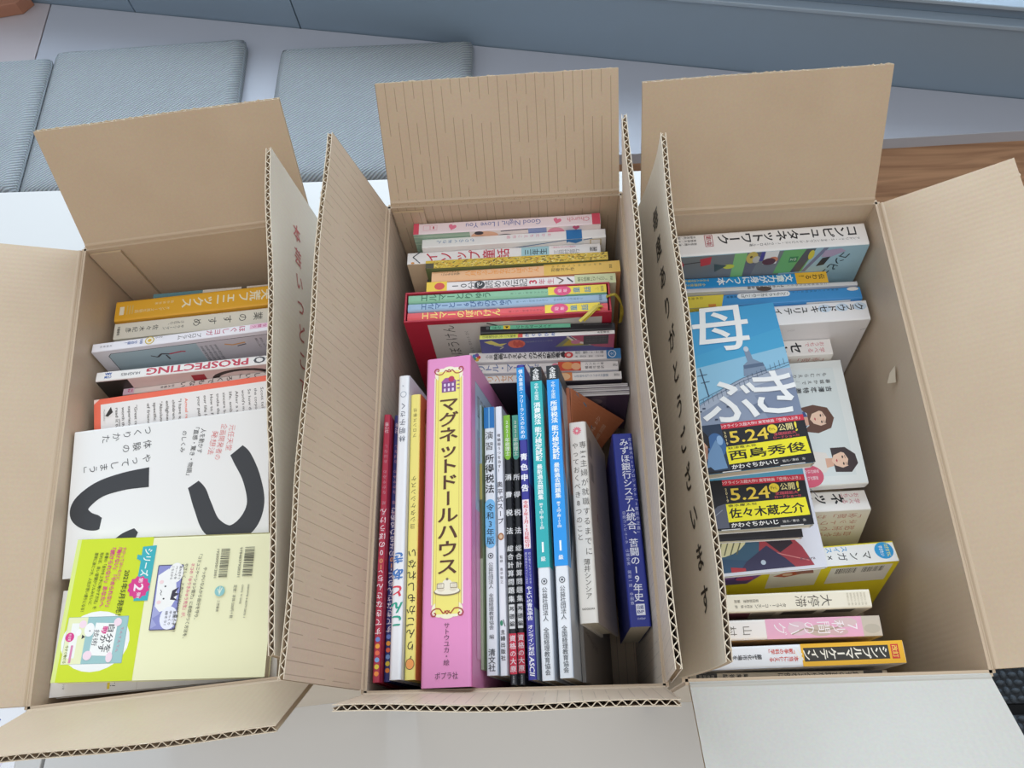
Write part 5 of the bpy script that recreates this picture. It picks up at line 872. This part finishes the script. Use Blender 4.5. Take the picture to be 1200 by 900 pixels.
def d(s, f, L, T, D):
    G, P2 = '#cfdf2e', '#d8418c'; f.r(0, 0, 73, D, G); f.r(0, 0, 4, D, '#dde98a')
    f.e(34, D - 34, 31, 26, '#f2f3f0'); f.r(6, D - 55, 61, D - 15, '#9ec6c8'); f.frm(6, D - 55, 61, D - 15, .4, '#7fa3a6'); f.r(6, D - 55, 24, D - 15, '#e9ecc0'); f.r(10, D - 50, 17, D - 20, '#f1f3ee'); f.e(20, D - 49, 3.4, 3.4, '#f4dbe6'); f.e(17.5, D - 42, 2.4, 3, '#f7f7f4'); f.p([(21, D - 40), (24, D - 38), (21, D - 36)], '#3a3a40'); f.e(10, D - 38, 4, 4, '#d8418c'); f.h('やる気', 10, D - 41, 10, D - 35, 3, '#f4e6ee', .01); f.h('今すぐ動ける', 9, D - 31, 9, D - 16, 3.2, '#6a7a2a', .01); f.r(12.6, D - 31, 14.6, D - 16, '#d98ab0')
    f.p([(32, D - 50), (52, D - 49), (51, D - 21), (30, D - 22)], '#f4f5f2'); f.h('自分を', 47, D - 48, 46, D - 24, 6.4, '#3a3c40', .015); f.h('動', 41, D - 47, 41, D - 40, 6.4, P2, .02); f.h('かす', 41, D - 39, 40, D - 25, 6.4, '#3a3c40', .015); f.h('技術', 34, D - 44, 33.5, D - 30, 5.6, '#55585c'); f.e(27, D - 44, 4.6, 6, '#f5f5f3'); f.e(27.5, D - 43, .7, .5, '#33343a'); f.e(52, D - 50, 3.6, 3.6, '#f4dbe6'); f.e(29, D - 22, 4, 4, '#f4dbe6'); f.e(49, D - 20, 3, 4.4, '#f4dbe6'); f.h('てんてんてん', 57, D - 46, 55, D - 24, 2.6, '#e08aa8')
    f.p([(64, 9), (77, 8), (76, 58), (63, 58), (64, 22), (60, 20), (60, 16), (64, 17)], '#3fb0ba'); f.h('シリーズ', 70, 11, 69, 36, 8.4, '#f2f6f0', .02)
    pts = [(66 + (10.6 if i % 2 else 9) * math.cos(i * .2618), 46 + (10.6 if i % 2 else 9) * math.sin(i * .2618)) for i in range(24)]; f.p(pts, P2); f.h('第', 67, 37.6, 67, 42, 4.4, '#f7e9f0', .01); f.h('2', 66, 42, 66, 50, 12, '#f7e9f0', .04); f.h('弾!!', 67, 50.6, 66.6, 55.6, 4, '#f7e9f0', .01)
    f.h('2021年5月発売！', 53, 30, 51, 70, 6, '#4a5228', .012); f.h('わかってはいるけど、', 47, 9, 45, 40, 3.8, P2, .01); f.h('「動けない」「やめられない」', 42, 9, 40, 62, 5, P2, .025); f.h('「続けられない」あなたへ', 36, 9, 34, 62, 5, P2, .025)
    f.h('本書の「自分を上手に動かす方法」を', 31, 13, 28, 64, 3.6, '#4f5a2a', .006); f.h('知れば、良い習慣がツルみたいに', 26, 13, 23, 60, 3.6, '#4f5a2a', .006); f.h('簡単に身につき、人生が思い通りになる！', 21, 13, 17, 66, 3.6, '#4f5a2a', .006)
    # comic frame
    f.r(82, 27, 105, 84, '#dfe2f2'); f.p([(82, 27), (105, 27), (105, 84), (82, 84)], '#8f93cc'); f.p([(83, 36), (92, 30), (100, 40), (103, 56), (98, 66), (84, 70)], '#f4f4f2'); f.frm(82, 27, 105, 84, .8, '#4a4a6a'); f.p([(98, 50), (104, 47), (101, 52), (105, 53), (100, 56), (104, 59), (97, 58)], '#3f3a48'); f.e(99, 34, 7, 9, '#f6f6f4'); f.e(98, 74, 8, 10, '#eef0fa'); f.e(91, 46, .9, .7, '#2f2f34'); f.e(91, 57, .9, .7, '#2f2f34'); f.ln([(87, 49), (88.4, 51), (87.2, 52), (88.4, 54)], .5, '#2f2f34'); f.e(87, 60, 2, 1.6, '#f4d8da'); f.e(87, 42, 2, 1.6, '#f4d8da'); f.p([(82.5, 62), (90, 70), (83, 74), (88, 80), (82.5, 83)], '#a6aad8')
    for j, t in enumerate(('踏み出そう', 'ペースを', 'こちらから')): f.h(t, 103 - j * 3.6, 28, 102.6 - j * 3.6, 40, 2.6, '#3f3f48', .006)
    for j, t in enumerate(('意識して', 'ゆっくり', '話そう！')): f.h(t, 103 - j * 3.6, 68, 102.6 - j * 3.6, 80, 2.6, '#4f4f5a', .006)
    f.h('やっかいな人から自分を守り、', 126, 30, 123, 76, 3.8, '#4c4a40', .006); f.h('「コミュニケーション能力」に自信がつく方法を、', 120, 18, 115, 92, 3.8, '#4c4a40', .006); f.h('ネコの「ゆうきみゅう先生」が、', 114, 26, 111, 74, 3.8, '#d8648a', .012); f.h('やさしく、ときにはビシッと教えます！', 108, 26, 104, 86, 3.8, '#4c4a40', .006)
    f.bars(139, 14, 147, 40, '#3a3833', False); f.bars(161, 13, 170, 40, '#3a3833', False); f.h('1920095012001', 136, 14, 136, 40, 3.2, '#3a3833'); f.h('9784837928331', 157.5, 13, 157.5, 40, 3.2, '#3a3833'); f.e(142, 52, 4.6, 4.6, '#8fc7c9'); f.ln([(140, 50), (142, 54), (144, 49)], .7, '#e9f0dc'); f.ln([(142, 48), (142, 55)], .7, '#e9f0dc'); f.h('三笠書房', 142, 60, 141.6, 70, 2.6, '#55534a'); f.h('ISBN978-4-8379-2833-1', 168, 47, 167, 76, 2.4, '#55534a'); f.h('C0095 ￥1200E', 162.6, 47, 162, 64, 2.4, '#55534a'); f.h('定価：本体1200円＋税', 156, 47, 155, 76, 3.4, '#55534a')
    s.r(0, 0, L, T, '#e4e0b8'); s.h('コミュニケーションの教科書', 150, 5, 90, 5, 4, '#c9607c')
P = place(0, -.1015, -.0885, .191, -5, 'LX', .190, .0125); P[0:3] = xf(0) @ Vector((-.1015, -.0885, .191))
lying('green', 'book lying on top in the left box, lime green and cream back cover with barcodes', 'book', P, 'LX', .126, ['#efeec6', '#efeec6', '#efeec6'], d, GL)
def d(s, f, L, T, D):
    f.r(0, 0, L, D, '#f1efec'); f.h('です！', 58, D - 17, 57, D - 5, 6, '#4a4a48', .01); f.r(52, D - 17, 54.5, D - 3, '#f0d83e'); f.h('やさしい本', 13, D - 14, 12, D - 6, 2.6, '#6a6a68'); f.ln([(80, D - 20), (79, D)], .4, '#d6d2cc')
P = place(0, -.1215, -.130, .172, -1.5, 'LX', .205, .012)
lying('under', 'white book mostly covered by the lime and cream one in the left box', 'book', P, 'LX', .094, ['#f1efec'], d, GL)
